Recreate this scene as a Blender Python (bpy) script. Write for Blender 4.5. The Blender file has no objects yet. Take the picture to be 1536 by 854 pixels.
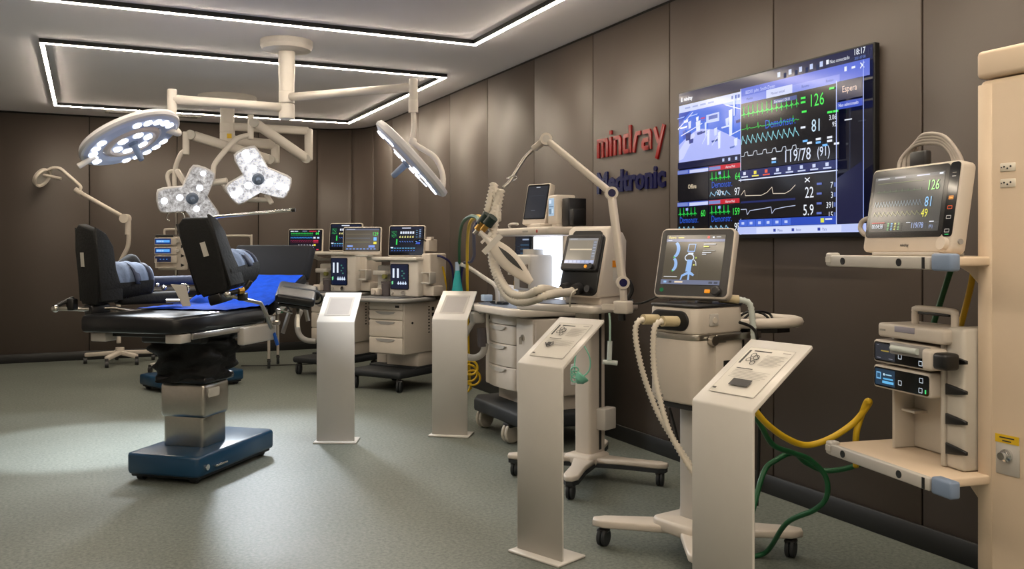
import bpy, bmesh, math, random
from mathutils import Vector, Matrix
random.seed(7)
S = bpy.context.scene
COL = S.collection
PI = math.pi

# ------------------------------------------------------------------ camera
FPX, CXP, HOR = 1350.0, 768.0, 372.0          # focal length, centre column and horizon row in 1536x854 pixels
CAMH, YAW = 1.395, math.atan2(638.0, 1350.0)
SN, CS = math.sin(YAW), math.cos(YAW)
cam = bpy.data.cameras.new('camera'); camo = bpy.data.objects.new('camera', cam); COL.objects.link(camo)
cam.sensor_width = 36.0; cam.lens = FPX / 1536 * 36; cam.shift_y = -(427 - HOR) / 1536
cam.clip_start = 0.05; cam.clip_end = 60
camo.location = (0, 0, CAMH); camo.rotation_euler = (PI / 2, 0, -YAW)
S.camera = camo
# ------------------------------------------------------------------ world, exposure
W_ = bpy.data.worlds.new('world'); S.world = W_; W_.use_nodes = True
W_.node_tree.nodes['Background'].inputs[0].default_value = (0.05, 0.05, 0.055, 1)
W_.node_tree.nodes['Background'].inputs[1].default_value = 0.3
S.view_settings.view_transform = 'Standard'; S.view_settings.look = 'None'
S.view_settings.exposure = 0.0; S.view_settings.gamma = 1.0; S.view_settings.use_curve_mapping = False
LED_STRENGTH = 95.0
HEAD_SPOT = 1.0

# ------------------------------------------------------------------ calibrated survey of the room: pixel + depth -> metres
def WXY(px, t):
    u = (px - CXP) / FPX
    return (t * (SN + CS * u), t * (CS - SN * u))
def P(px, py, t):
    x, y = WXY(px, t)
    return Vector((x, y, CAMH + (HOR - py) / FPX * t))
def D(px, py, t):                                # the same, right / up / towards vectors come from CAMV
    return P(px, py, t)
RV = Vector((CS, -SN, 0)); FV = Vector((SN, CS, 0)); UV_ = Vector((0, 0, 1))
def FACEV(p, r, u, tow):                          # right / up / towards as seen along the sight line to p
    d = (Vector((0, 0, CAMH)) - p).normalized(); x = (RV - d * RV.dot(d)).normalized(); y = d.cross(x)
    return (x * r + y * u + d * tow).normalized()
def CAMV(r, u, tow):
    return (RV * r + UV_ * u - FV * tow).normalized()

# ------------------------------------------------------------------ materials
MATS = {}
def lin(c):
    c = c / 255.0
    return c / 12.92 if c <= 0.04045 else ((c + 0.055) / 1.055) ** 2.4
def rgb(c): return (lin(c[0]), lin(c[1]), lin(c[2]), 1)
def M(name, c, rough=0.5, metal=0.0, var=0.05, scale=18.0, bump=0.0, coat=0.0, trans=0.0, spec=0.5):
    if name in MATS: return MATS[name]
    m = bpy.data.materials.new(name); MATS[name] = m; m.use_nodes = True
    nt = m.node_tree; b = nt.nodes['Principled BSDF']
    b.inputs['Roughness'].default_value = rough; b.inputs['Metallic'].default_value = metal
    b.inputs['Specular IOR Level'].default_value = spec
    if coat: b.inputs['Coat Weight'].default_value = coat
    if trans: b.inputs['Transmission Weight'].default_value = trans
    tc = nt.nodes.new('ShaderNodeTexCoord'); n = nt.nodes.new('ShaderNodeTexNoise')
    n.inputs['Scale'].default_value = scale; n.inputs['Detail'].default_value = 3
    nt.links.new(tc.outputs['Object'], n.inputs['Vector'])
    mix = nt.nodes.new('ShaderNodeMix'); mix.data_type = 'RGBA'
    base = rgb(c)
    mix.inputs['A'].default_value = tuple(x * (1 - var) for x in base[:3]) + (1,)
    mix.inputs['B'].default_value = tuple(min(1, x * (1 + var)) for x in base[:3]) + (1,)
    nt.links.new(n.outputs['Fac'], mix.inputs['Factor']); nt.links.new(mix.outputs['Result'], b.inputs['Base Color'])
    if bump:
        bp = nt.nodes.new('ShaderNodeBump'); bp.inputs['Strength'].default_value = bump; bp.inputs['Distance'].default_value = 0.01
        nt.links.new(n.outputs['Fac'], bp.inputs['Height']); nt.links.new(bp.outputs['Normal'], b.inputs['Normal'])
    return m
def E(c, s=1.0, gloss=True):                      # a lit screen / lamp colour
    k = 'glow_%d_%d_%d_%s' % (c[0], c[1], c[2], s)
    if k in MATS: return MATS[k]
    m = bpy.data.materials.new(k); MATS[k] = m; m.use_nodes = True
    b = m.node_tree.nodes['Principled BSDF']
    b.inputs['Base Color'].default_value = (0.01, 0.01, 0.012, 1); b.inputs['Roughness'].default_value = 0.12
    b.inputs['Emission Color'].default_value = rgb(c); b.inputs['Emission Strength'].default_value = s
    return m
CREAM = M('cream_plastic', (202, 193, 182), 0.42, 0, 0.03)
WHITE = M('white_enamel', (212, 206, 198), 0.35, 0, 0.03)
GREYP = M('grey_plastic', (150, 148, 146), 0.5)
LGREY = M('light_grey_plastic', (186, 182, 176), 0.45)
DARK = M('dark_plastic', (38, 38, 40), 0.42)
BLACK = M('black_plastic', (14, 14, 15), 0.4)
GLASSB = M('black_glass', (8, 8, 10), 0.08, 0, 0.02)
VINYL = M('black_vinyl', (17, 18, 22), 0.36, 0, 0.15, 9, 0.15)
FABRIC = M('black_fabric', (13, 14, 15), 0.85, 0, 0.3, 60, 0.3)
BLUEPAD = M('slate_blue_fabric', (100, 116, 144), 0.8, 0, 0.18, 40, 0.3)
NAVY = M('navy_fabric', (30, 40, 66), 0.7, 0, 0.15, 40, 0.2)
STEEL = M('brushed_steel', (190, 186, 178), 0.28, 1.0, 0.08, 60)
CHROME = M('chrome', (225, 225, 225), 0.1, 1.0, 0.01)
TEALBLUE = M('blue_enamel', (22, 62, 92), 0.3, 0, 0.08, 20)
RUBBER = M('rubber_charcoal', (34, 38, 42), 0.65)
HOSEW = M('white_corrugated_plastic', (206, 198, 184), 0.45)
YEL = M('yellow_rubber', (214, 176, 26), 0.45)
GRN = M('green_rubber', (16, 84, 48), 0.45)
NVH = M('navy_rubber', (28, 26, 78), 0.45)
BAGG = M('sea_green_rubber', (58, 160, 120), 0.5, 0, 0.1, 10)
BAGT = M('teal_rubber', (20, 150, 150), 0.5, 0, 0.1, 10)
ACRYL = M('white_acrylic', (208, 204, 198), 0.3, 0, 0.02)
PAPER = M('printed_paper', (200, 196, 188), 0.35, 0, 0.02)
INK = M('dark_ink', (48, 46, 46), 0.5)
INKG = M('grey_ink', (150, 146, 140), 0.5)
BRASS = M('brass', (190, 150, 80), 0.3, 1.0)
ORANGE = M('orange_print', (224, 140, 30), 0.5)

# ------------------------------------------------------------------ mesh building
class MB:
    def __init__(s): s.v = []; s.f = []; s.m = []; s.sm = []; s.mats = []
    def mi(s, mat):
        if mat is None: return 0
        if mat not in s.mats: s.mats.append(mat)
        return s.mats.index(mat)
    def add(s, V, F, mat=None, smooth=False, X=None):
        o = len(s.v); i = s.mi(mat)
        s.v += [tuple(X @ Vector(p)) if X else tuple(p) for p in V]
        for f in F:
            s.f.append(tuple(k + o for k in f)); s.m.append(i); s.sm.append(smooth)
        return s
    def box(s, c, d, r=0.0, seg=2, mat=None, X=None, smooth=None):
        hx, hy, hz = d[0] / 2, d[1] / 2, d[2] / 2
        if r <= 0:
            V = [(c[0] + a * hx, c[1] + b * hy, c[2] + e * hz) for a in (-1, 1) for b in (-1, 1) for e in (-1, 1)]
            F = [(0, 1, 3, 2), (4, 6, 7, 5), (0, 4, 5, 1), (2, 3, 7, 6), (0, 2, 6, 4), (1, 5, 7, 3)]
            return s.add(V, F, mat, False, X)
        r = min(r, hx * .98, hy * .98, hz * .98)
        bm = bmesh.new(); bmesh.ops.create_cube(bm, size=1)
        for v in bm.verts: v.co = Vector((v.co.x * d[0], v.co.y * d[1], v.co.z * d[2]))
        bmesh.ops.bevel(bm, geom=bm.edges[:], offset=r, segments=seg, profile=0.5, affect='EDGES')
        bm.verts.index_update()
        V = [(v.co.x + c[0], v.co.y + c[1], v.co.z + c[2]) for v in bm.verts]
        F = [[v.index for v in f.verts] for f in bm.faces]; bm.free()
        return s.add(V, F, mat, True if smooth is None else smooth, X)
    def prism(s, poly, d0, d1, plane='xz', bev=0.0, mat=None, X=None, smooth=False):
        def q(a, b, d):
            return {'xz': (a, d, b), 'xy': (a, b, d), 'yz': (d, a, b)}[plane]
        n = len(poly)
        if bev <= 0:
            V = [q(a, b, d0) for a, b in poly] + [q(a, b, d1) for a, b in poly]
            F = [tuple(range(n))[::-1], tuple(range(n, 2 * n))] + [(i, (i + 1) % n, n + (i + 1) % n, n + i) for i in range(n)]
            return s.add(V, F, mat, smooth, X)
        bm = bmesh.new()
        A = [bm.verts.new(q(a, b, d0)) for a, b in poly]; B = [bm.verts.new(q(a, b, d1)) for a, b in poly]
        f0 = bm.faces.new(A[::-1]); f1 = bm.faces.new(B)
        for i in range(n): bm.faces.new((A[i], A[(i + 1) % n], B[(i + 1) % n], B[i]))
        ed = list(set(f0.edges[:]) | set(f1.edges[:]))
        bmesh.ops.recalc_face_normals(bm, faces=bm.faces[:])
        bmesh.ops.bevel(bm, geom=ed, offset=bev, segments=2, profile=0.5, affect='EDGES')
        bm.verts.index_update()
        V = [tuple(v.co) for v in bm.verts]; F = [[v.index for v in f.verts] for f in bm.faces]; bm.free()
        return s.add(V, F, mat, True, X)
    def tube(s, pts, r, seg=10, mat=None, closed=False, rf=None, caps=True, smooth=True, X=None, sq=None):
        pts = [Vector(p) for p in pts]; n = len(pts)
        T = []
        for i in range(n):
            a = pts[(i - 1) % n] if (closed or i > 0) else pts[i]
            b = pts[(i + 1) % n] if (closed or i < n - 1) else pts[i]
            d = (b - a); T.append(d.normalized() if d.length > 1e-9 else Vector((0, 0, 1)))
        up = Vector((0, 0, 1)) if abs(T[0].z) < .9 else Vector((1, 0, 0))
        N = (up - T[0] * up.dot(T[0])).normalized()
        V = []; F = []
        for i in range(n):
            N = (N - T[i] * N.dot(T[i]))
            N = N.normalized() if N.length > 1e-6 else T[i].orthogonal().normalized()
            B = T[i].cross(N)
            rr = rf(i / (n - 1 if not closed else n)) if rf else r
            for k in range(seg):
                a = 2 * PI * k / seg
                if sq: ca, sa = sq[0] * math.copysign(1, math.cos(a + .01)), sq[1] * math.copysign(1, math.sin(a + .01))
                else: ca, sa = rr * math.cos(a), rr * math.sin(a)
                V.append(pts[i] + N * ca + B * sa)
        for i in range(n if closed else n - 1):
            j = (i + 1) % n
            for k in range(seg):
                l = (k + 1) % seg
                F.append((i * seg + k, i * seg + l, j * seg + l, j * seg + k))
        if caps and not closed:
            F.append(tuple(range(seg))[::-1]); F.append(tuple(range((n - 1) * seg, n * seg)))
        return s.add(V, F, mat, smooth, X)
    def bar(s, a, b, w, h, mat=None, X=None, r=0.0):      # rectangular bar from a to b
        a, b = Vector(a), Vector(b); d = b - a; L = d.length; z = d.normalized()
        up = Vector((0, 0, 1)) if abs(z.z) < .95 else Vector((0, 1, 0))
        x = up.cross(z).normalized(); y = z.cross(x)
        mm = Matrix((x, y, z)).transposed().to_4x4(); mm.translation = (a + b) / 2
        return s.box((0, 0, 0), (w, h, L), r, 2, mat, (X @ mm) if X else mm)
    def cyl(s, a, b, r, seg=16, mat=None, X=None, r2=None, bev=0.0):
        a, b = Vector(a), Vector(b)
        r2 = r if r2 is None else r2
        L = (b - a).length
        prof = [(0, 0), (r, 0), (r2, L), (0, L)] if bev <= 0 else [(0, 0), (r - bev, 0), (r, bev), (r2, L - bev), (r2 - bev, L), (0, L)]
        return s.lathe(prof, a, b - a, seg, mat, X)
    def lathe(s, prof, o=(0, 0, 0), ax=(0, 0, 1), seg=20, mat=None, X=None, flat=False, arc=None):
        o, z = Vector(o), Vector(ax).normalized(); x = z.orthogonal().normalized(); y = z.cross(x)
        V = []; F = []
        n = len(prof)
        # split sharp corners by emitting every segment on its own rings
        for i in range(n - 1):
            (r0, h0), (r1, h1) = prof[i], prof[i + 1]
            b = len(V)
            if r0 < 1e-7 and r1 < 1e-7: continue
            ring = lambda r, h: [o + z * h + (x * math.cos(2 * PI * k / seg) + y * math.sin(2 * PI * k / seg)) * r for k in range(seg)]
            if r0 < 1e-7:
                V += [o + z * h0] + ring(r1, h1); F += [(b, b + 1 + (k + 1) % seg, b + 1 + k) for k in range(seg)]
            elif r1 < 1e-7:
                V += ring(r0, h0) + [o + z * h1]; F += [(b + k, b + (k + 1) % seg, b + seg) for k in range(seg)]
            else:
                V += ring(r0, h0) + ring(r1, h1)
                F += [(b + k, b + (k + 1) % seg, b + seg + (k + 1) % seg, b + seg + k) for k in range(seg)]
        return s.add(V, F, mat, not flat, X)
    def ball(s, c, r, mat=None, seg=14, sc=(1, 1, 1), X=None):
        V = []; F = []; rings = max(6, seg // 2)
        for i in range(rings + 1):
            a = PI * i / rings
            for k in range(seg):
                b = 2 * PI * k / seg
                V.append((c[0] + r * sc[0] * math.sin(a) * math.cos(b), c[1] + r * sc[1] * math.sin(a) * math.sin(b), c[2] + r * sc[2] * math.cos(a)))
        for i in range(rings):
            for k in range(seg):
                l = (k + 1) % seg
                F.append((i * seg + k, (i + 1) * seg + k, (i + 1) * seg + l, i * seg + l))
        return s.add(V, F, mat, True, X)
    def grid(s, fn, nu, nv, mat=None, closed_u=False, smooth=True, X=None):
        V = [fn(i / nu, j / nv) for i in range(nu + (0 if closed_u else 1)) for j in range(nv + 1)]
        F = []; w = nv + 1; cnt = nu if closed_u else nu + 1
        for i in range(nu):
            for j in range(nv):
                F.append((i * w + j, ((i + 1) % cnt) * w + j, ((i + 1) % cnt) * w + j + 1, i * w + j + 1))
        return s.add(V, F, mat, smooth, X)
    def ring(s, c, ax, R, r, seg=32, sec=8, mat=None, X=None):
        c, z = Vector(c), Vector(ax).normalized(); x = z.orthogonal().normalized(); y = z.cross(x)
        return s.tube([c + (x * math.cos(2 * PI * k / seg) + y * math.sin(2 * PI * k / seg)) * R for k in range(seg)], r, sec, mat, True, X=X)

def rrect(x0, z0, x1, z1, r, seg=4):
    o = []
    for cx, cz, a0 in ((x1 - r, z0 + r, -90), (x1 - r, z1 - r, 0), (x0 + r, z1 - r, 90), (x0 + r, z0 + r, 180)):
        for k in range(seg + 1):
            a = math.radians(a0 + 90 * k / seg); o.append((cx + r * math.cos(a), cz + r * math.sin(a)))
    return o
def cr(pts, n=6):                                          # Catmull-Rom through points
    pts = [Vector(p) for p in pts]; o = []
    for i in range(len(pts) - 1):
        p0 = pts[max(i - 1, 0)]; p1 = pts[i]; p2 = pts[i + 1]; p3 = pts[min(i + 2, len(pts) - 1)]
        for k in range(n):
            t = k / n
            o.append(0.5 * ((2 * p1) + (p2 - p0) * t + (2 * p0 - 5 * p1 + 4 * p2 - p3) * t * t + (3 * p1 - p0 - 3 * p2 + p3) * t ** 3))
    o.append(pts[-1]); return o
def resample(pts, step):
    o = [Vector(pts[0])]; acc = 0
    for a, b in zip(pts, pts[1:]):
        d = (Vector(b) - Vector(a)); L = d.length
        if L < 1e-9: continue
        pos = step - acc
        while pos <= L:
            o.append(Vector(a) + d * (pos / L)); pos += step
        acc = L - (pos - step)
    return o

def rotz(a, loc=(0, 0, 0)): return Matrix.Translation(loc) @ Matrix.Rotation(a, 4, 'Z')
ROOTM = {}
def mesh_from(mb, name, mat):
    me = bpy.data.meshes.new(name)
    me.from_pydata(mb.v, [], mb.f)
    mats = mb.mats if mb.mats else [mat]
    if mb.mats and mat is not None and mat not in mats and not mb.mats: mats = [mat]
    for m in mats: me.materials.append(m)
    me.polygons.foreach_set('material_index', mb.m); me.polygons.foreach_set('use_smooth', mb.sm)
    me.update(); return me
def fixn(me):
    bm = bmesh.new(); bm.from_mesh(me); bmesh.ops.recalc_face_normals(bm, faces=bm.faces[:]); bm.to_mesh(me); bm.free()
def obj(name, mb, mat=None, parent=None, world=False, label=None, fix=True):
    if mat is not None and not mb.mats: mb.mats = [mat]
    me = mesh_from(mb, name, mat)
    if fix: fixn(me)
    o = bpy.data.objects.new(name, me); COL.objects.link(o)
    if parent is not None:
        o.parent = parent
        r = parent
        while r.parent is not None: r = r.parent
        if world and r.name in ROOTM: me.transform(ROOTM[r.name].inverted())
    if label: o['label'] = label
    return o
def thing(name, label, cat, loc=(0, 0, 0), a=0.0, group=None):
    o = bpy.data.objects.new(name, None); COL.objects.link(o); o.empty_display_size = 0.1
    o.location = loc; o.rotation_euler = (0, 0, a); ROOTM[o.name] = rotz(a, loc)
    o['label'] = label; o['category'] = cat
    if group: o['group'] = group
    return o
def tag(o, label, cat, group=None):
    o['label'] = label; o['category'] = cat
    if group: o['group'] = group
    return o
def struct(o): o['kind'] = 'structure'; return o
def single(name, mb, mat, label, cat, group=None):      # a thing that is one mesh: origin at its base
    xs = [v[0] for v in mb.v]; ys = [v[1] for v in mb.v]; zs = [v[2] for v in mb.v]
    c = Vector(((min(xs) + max(xs)) / 2, (min(ys) + max(ys)) / 2, min(zs)))
    mb.v = [tuple(Vector(v) - c) for v in mb.v]
    o = obj(name, mb, mat); o.location = c
    return tag(o, label, cat, group)

# ------------------------------------------------------------------ text and flat screen print
FONTC = {}
def text_mesh(s, bold=0.0):
    k = (s, bold)
    if k in FONTC: return FONTC[k]
    c = bpy.data.curves.new('t', 'FONT'); c.body = s; c.size = 1; c.resolution_u = 2; c.offset = bold
    o = bpy.data.objects.new('t', c)
    me = bpy.data.meshes.new_from_object(o)
    V = [(v.co.x, v.co.y) for v in me.vertices]; F = [tuple(p.vertices) for p in me.polygons]
    bpy.data.objects.remove(o); bpy.data.curves.remove(c); bpy.data.meshes.remove(me)
    x0 = min(v[0] for v in V) if V else 0; x1 = max(v[0] for v in V) if V else 1
    FONTC[k] = ([(x - x0, y) for x, y in V], F, x1 - x0)
    return FONTC[k]
class Screen:
    """flat picture in fractions (0..1 across, 0..1 down) laid on a W x H plate whose outward side is -y"""
    def __init__(s, W, H, mb=None, X=None, x0=None, z0=0.0, y=0.0):
        s.W, s.H, s.mb, s.X = W, H, mb or MB(), X
        s.x0 = -W / 2 if x0 is None else x0; s.z0 = z0; s.y = y; s.k = 0
    def pt(s, u, v, k=None): return (s.x0 + u * s.W, s.y - 0.00022 * (s.k if k is None else k), s.z0 + (1 - v) * s.H)
    def rect(s, u0, v0, u1, v1, c):
        s.k += 1
        s.mb.add([s.pt(u0, v1), s.pt(u1, v1), s.pt(u1, v0), s.pt(u0, v0)], [(0, 1, 2, 3)], c if not isinstance(c, tuple) else E(c), False, s.X); return s
    def poly(s, pts, c):
        s.k += 1
        s.mb.add([s.pt(u, v) for u, v in pts], [tuple(range(len(pts)))], c if not isinstance(c, tuple) else E(c), False, s.X); return s
    def line(s, pts, w, c):                                  # w in fractions of H
        s.k += 1; V = []; F = []; hw = w * s.H / 2
        P2 = [(u * s.W, -v * s.H) for u, v in pts]
        for (a, b), (c2, d) in zip(P2, P2[1:]):
            L = math.hypot(c2 - a, d - b) or 1; nx, ny = -(d - b) / L * hw, (c2 - a) / L * hw
            o = len(V)
            for x, z in ((a + nx, b + ny), (a - nx, b - ny), (c2 - nx, d - ny), (c2 + nx, d + ny)):
                V.append((s.x0 + x, s.y - 0.00022 * s.k, s.z0 + s.H + z))
            F.append((o, o + 1, o + 2, o + 3))
        s.mb.add(V, F, c if not isinstance(c, tuple) else E(c), False, s.X); return s
    def text(s, t, u, v, h, c, al='l', wmax=None, bold=0.0, cx=0.8):
        """baseline-left at (u, v); h = cap height in fractions of H"""
        V, F, w = text_mesh(t, bold); s.k += 1
        k = h * s.H / 0.69; kx = k * cx
        if wmax and w * kx > wmax * s.W: kx = wmax * s.W / w
        off = {'l': 0, 'c': -w * kx / 2, 'r': -w * kx}[al]
        s.mb.add([(s.x0 + u * s.W + off + x * kx, s.y - 0.00022 * s.k, s.z0 + (1 - v) * s.H + y * k) for x, y in V], F,
                 c if not isinstance(c, tuple) else E(c), False, s.X); return s
def ecg(u0, u1, v, amp, n):
    o = []
    for i in range(n):
        a = u0 + (u1 - u0) * i / n; w = (u1 - u0) / n
        o += [(a, v), (a + .3 * w, v), (a + .36 * w, v - .15 * amp), (a + .42 * w, v), (a + .48 * w, v), (a + .52 * w, v - amp), (a + .57 * w, v + .3 * amp), (a + .6 * w, v), (a + .75 * w, v - .2 * amp), (a + .85 * w, v)]
    return o + [(u1, v)]
def pleth(u0, u1, v, amp, n):
    o = []
    for i in range(n):
        a = u0 + (u1 - u0) * i / n; w = (u1 - u0) / n
        o += [(a, v), (a + .18 * w, v - .8 * amp), (a + .28 * w, v - amp), (a + .5 * w, v - .45 * amp), (a + .6 * w, v - .5 * amp)]
    return o + [(u1, v)]
def hump(u0, u1, v, amp, n):
    o = []
    for i in range(n):
        a = u0 + (u1 - u0) * i / n; w = (u1 - u0) / n
        o += [(a, v), (a + .3 * w, v), (a + .4 * w, v - .9 * amp), (a + .7 * w, v - amp), (a + .75 * w, v)]
    return o + [(u1, v)]
# ================================================================== the room
RX, BY, LX, FY, CH = 3.5, 12.4, -3.4, -3.2, 3.05
def floor_mat():
    m = bpy.data.materials.new('speckled_vinyl_floor'); m.use_nodes = True; nt = m.node_tree; b = nt.nodes['Principled BSDF']
    tc = nt.nodes.new('ShaderNodeTexCoord')
    n = nt.nodes.new('ShaderNodeTexNoise'); n.inputs['Scale'].default_value = 55; n.inputs['Detail'].default_value = 5; n.inputs['Roughness'].default_value = .75
    n2 = nt.nodes.new('ShaderNodeTexNoise'); n2.inputs['Scale'].default_value = 1.6; n2.inputs['Detail'].default_value = 3
    r = nt.nodes.new('ShaderNodeValToRGB'); e = r.color_ramp.elements
    e[0].position = .32; e[0].color = rgb((82, 90, 86)); e[1].position = .68; e[1].color = rgb((136, 140, 131))
    mx = nt.nodes.new('ShaderNodeMix'); mx.data_type = 'RGBA'; mx.blend_type = 'MULTIPLY'; mx.inputs['Factor'].default_value = .25
    nt.links.new(tc.outputs['Object'], n.inputs['Vector']); nt.links.new(tc.outputs['Object'], n2.inputs['Vector'])
    nt.links.new(n.outputs['Fac'], r.inputs['Fac']); nt.links.new(r.outputs['Color'], mx.inputs['A']); nt.links.new(n2.outputs['Fac'], mx.inputs['B'])
    nt.links.new(mx.outputs['Result'], b.inputs['Base Color']); b.inputs['Roughness'].default_value = .5
    b.inputs['Specular IOR Level'].default_value = .35
    return m
FLOORM = floor_mat()
CEILM = M('ceiling_paint', (236, 234, 240), 0.9, 0, 0.015, 3)
PANELM = M('taupe_wall_panel', (79, 70, 64), 0.5, 0, 0.04, 1.2)
GROOVE = M('dark_groove', (20, 19, 18), 0.8)
BASEM = M('dark_baseboard', (30, 31, 32), 0.5)
PLAINW = M('plain_wall_paint', (190, 184, 178), 0.9, 0, 0.03, 3)

f = MB().box(((RX + LX) / 2, (BY + FY) / 2, -0.05), (RX - LX + .4, BY - FY + .4, .1)); struct(obj('floor', f, FLOORM))
f = MB().box(((RX + LX) / 2, (BY + FY) / 2, CH + .05), (RX - LX + .4, BY - FY + .4, .1)); struct(obj('ceiling', f, CEILM))
RC = 0.62                                        # radius of the rounded corner
wr = struct(obj('wall_right', MB().box((RX + .075, (FY + BY - RC) / 2, CH / 2), (.11, BY - RC - FY, CH)), GROOVE))
wb = struct(obj('wall_back', MB().box(((LX + RX - RC) / 2, BY + .075, CH / 2), (RX - RC - LX, .11, CH)), GROOVE))
g = .005
ys = [k - .04 for k in range(-3, 12)] + [BY - RC]
ys = [FY] + [y for y in ys if y > FY + .1]
for y0, y1 in zip(ys, ys[1:]):
    if y1 - y0 < .05: continue
    obj('panel', MB().box((RX + .011, (y0 + y1) / 2, CH / 2 - .01), (.022, y1 - y0 - 2 * g, CH - .03), .004, 1), PANELM, wr)
xs = [LX] + [.03 + 1.03 * k for k in range(-3, 3)] + [RX - RC]
for x0, x1 in zip(xs, xs[1:]):
    obj('panel', MB().box(((x0 + x1) / 2, BY + .011, CH / 2 - .01), (x1 - x0 - 2 * g, .022, CH - .03), .004, 1), PANELM, wb)
# rounded corner, two curved panels
cc = struct(obj('wall_corner', MB().prism([(RX - RC + (RC + .13) * math.cos(a), BY - RC + (RC + .13) * math.sin(a)) for a in [PI / 2 * k / 10 for k in range(11)]] +
            [(RX - RC + (RC + .022) * math.cos(a), BY - RC + (RC + .022) * math.sin(a)) for a in [PI / 2 * k / 10 for k in range(10, -1, -1)]], 0, CH, 'xy'), GROOVE))
for a0, a1 in ((.01, PI / 4 - .008), (PI / 4 + .008, PI / 2 - .01)):
    aa = [a0 + (a1 - a0) * k / 8 for k in range(9)]
    mb = MB(); V = []; F = []
    for a in aa:
        for r_ in (RC, RC + .022):
            for z in (.005, CH - .02): V.append((RX - RC + r_ * math.cos(a), BY - RC + r_ * math.sin(a), z))
    for i in range(8):
        b = i * 4
        F += [(b, b + 4, b + 5, b + 1), (b + 2, b + 3, b + 7, b + 6), (b + 1, b + 5, b + 7, b + 3), (b, b + 2, b + 6, b + 4)]
    F += [(0, 1, 3, 2), (32, 34, 35, 33)]
    obj('panel', mb.add(V, F, None, True), PANELM, cc)
struct(obj('wall_left', MB().box((LX - .05, (FY + BY) / 2, CH / 2), (.1, BY - FY, CH)), PLAINW))
struct(obj('wall_front', MB().box(((LX + RX) / 2, FY - .05, CH / 2), (RX - LX, .1, CH)), PLAINW))
struct(obj('baseboard_right', MB().box((RX - .007, (FY + BY - RC) / 2, .055), (.014, BY - RC - FY, .11), .003, 1), BASEM))
struct(obj('baseboard_back', MB().box(((LX + RX - RC) / 2, BY - .007, .055), (RX - RC - LX, .014, .11), .003, 1), BASEM))
struct(obj('baseboard_corner', MB().prism([(RX - RC + RC * math.cos(a), BY - RC + RC * math.sin(a)) for a in [PI / 2 * k / 12 for k in range(13)]] +
            [(RX - RC + (RC - .014) * math.cos(a), BY - RC + (RC - .014) * math.sin(a)) for a in [PI / 2 * k / 12 for k in range(12, -1, -1)]], 0, .11, 'xy'), BASEM))

# ------------------------------------------------------------------ LED light lines under the ceiling
LEDM = E((255, 238, 214), LED_STRENGTH)
LEDM.node_tree.nodes['Principled BSDF'].inputs['Base Color'].default_value = (.8, .8, .8, 1)
def led(name, segs, label):
    cx = sum((a[0] + b[0]) / 2 for a, b in segs) / len(segs); cy = sum((a[1] + b[1]) / 2 for a, b in segs) / len(segs)
    t = thing(name, label, 'ceiling light', (cx, cy, CH - .04), 0, 'LED light lines on the ceiling')
    for a, b in segs:
        w = .040; hx = abs(a[0] - b[0]) > abs(a[1] - b[1])
        c = ((a[0] + b[0]) / 2, (a[1] + b[1]) / 2)
        L = abs(a[0] - b[0]) + abs(a[1] - b[1])
        dx, dy = (L + w if hx else w), (w if hx else L - w)
        obj('profile', MB().box((c[0], c[1], CH - .017), (dx, dy, .034)), BLACK, t, True)
        dx, dy = (L + w - .012 if hx else w - .012), (w - .012 if hx else L - w + .012)
        obj('diffuser', MB().box((c[0], c[1], CH - .036), (dx, dy, .005)), LEDM, t, True)
    return t
x0, x1, y0, y1 = -.32, 3.08, 8.02, 11.48
led('led_light_line', [((x0, y0), (x1, y0)), ((x0, y1), (x1, y1)), ((x0, y0), (x0, y1)), ((x1, y0), (x1, y1))], 'glowing rectangular LED line on ceiling around the two surgical light mounts')
x0, x1, y0, y1 = -.32, 2.8, 1.6, 6.62
led('led_light_line', [((x0, y0), (x1, y0)), ((x0, y1), (x1, y1)), ((x0, y0), (x0, y1)), ((x1, y0), (x1, y1))], 'glowing LED line on ceiling nearest the camera, cut by the top edge')

x0, x1, y0, y1 = -.32, 2.8, -2.6, .6  # inferred third LED rectangle, out of view, added for front light
led('led_light_line', [((x0, y0), (x1, y0)), ((x0, y1), (x1, y1)), ((x0, y0), (x0, y1)), ((x1, y0), (x1, y1))], 'LED line on ceiling above and behind the camera, seen only in reflections')
t = thing('air_vent', 'long white air vent on the ceiling close to the back wall', 'air vent', (.75, 11.95, CH - .02))
obj('vent_frame', MB().box((.75, 11.95, CH - .008), (1.1, .16, .016), .004, 1), M('vent_white', (210, 205, 200), .5), t, True)
for k in range(2): obj('slot', MB().box((.75, 11.92 + .06 * k, CH - .017), (1.02, .02, .004)), DARK, t, True)
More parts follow.
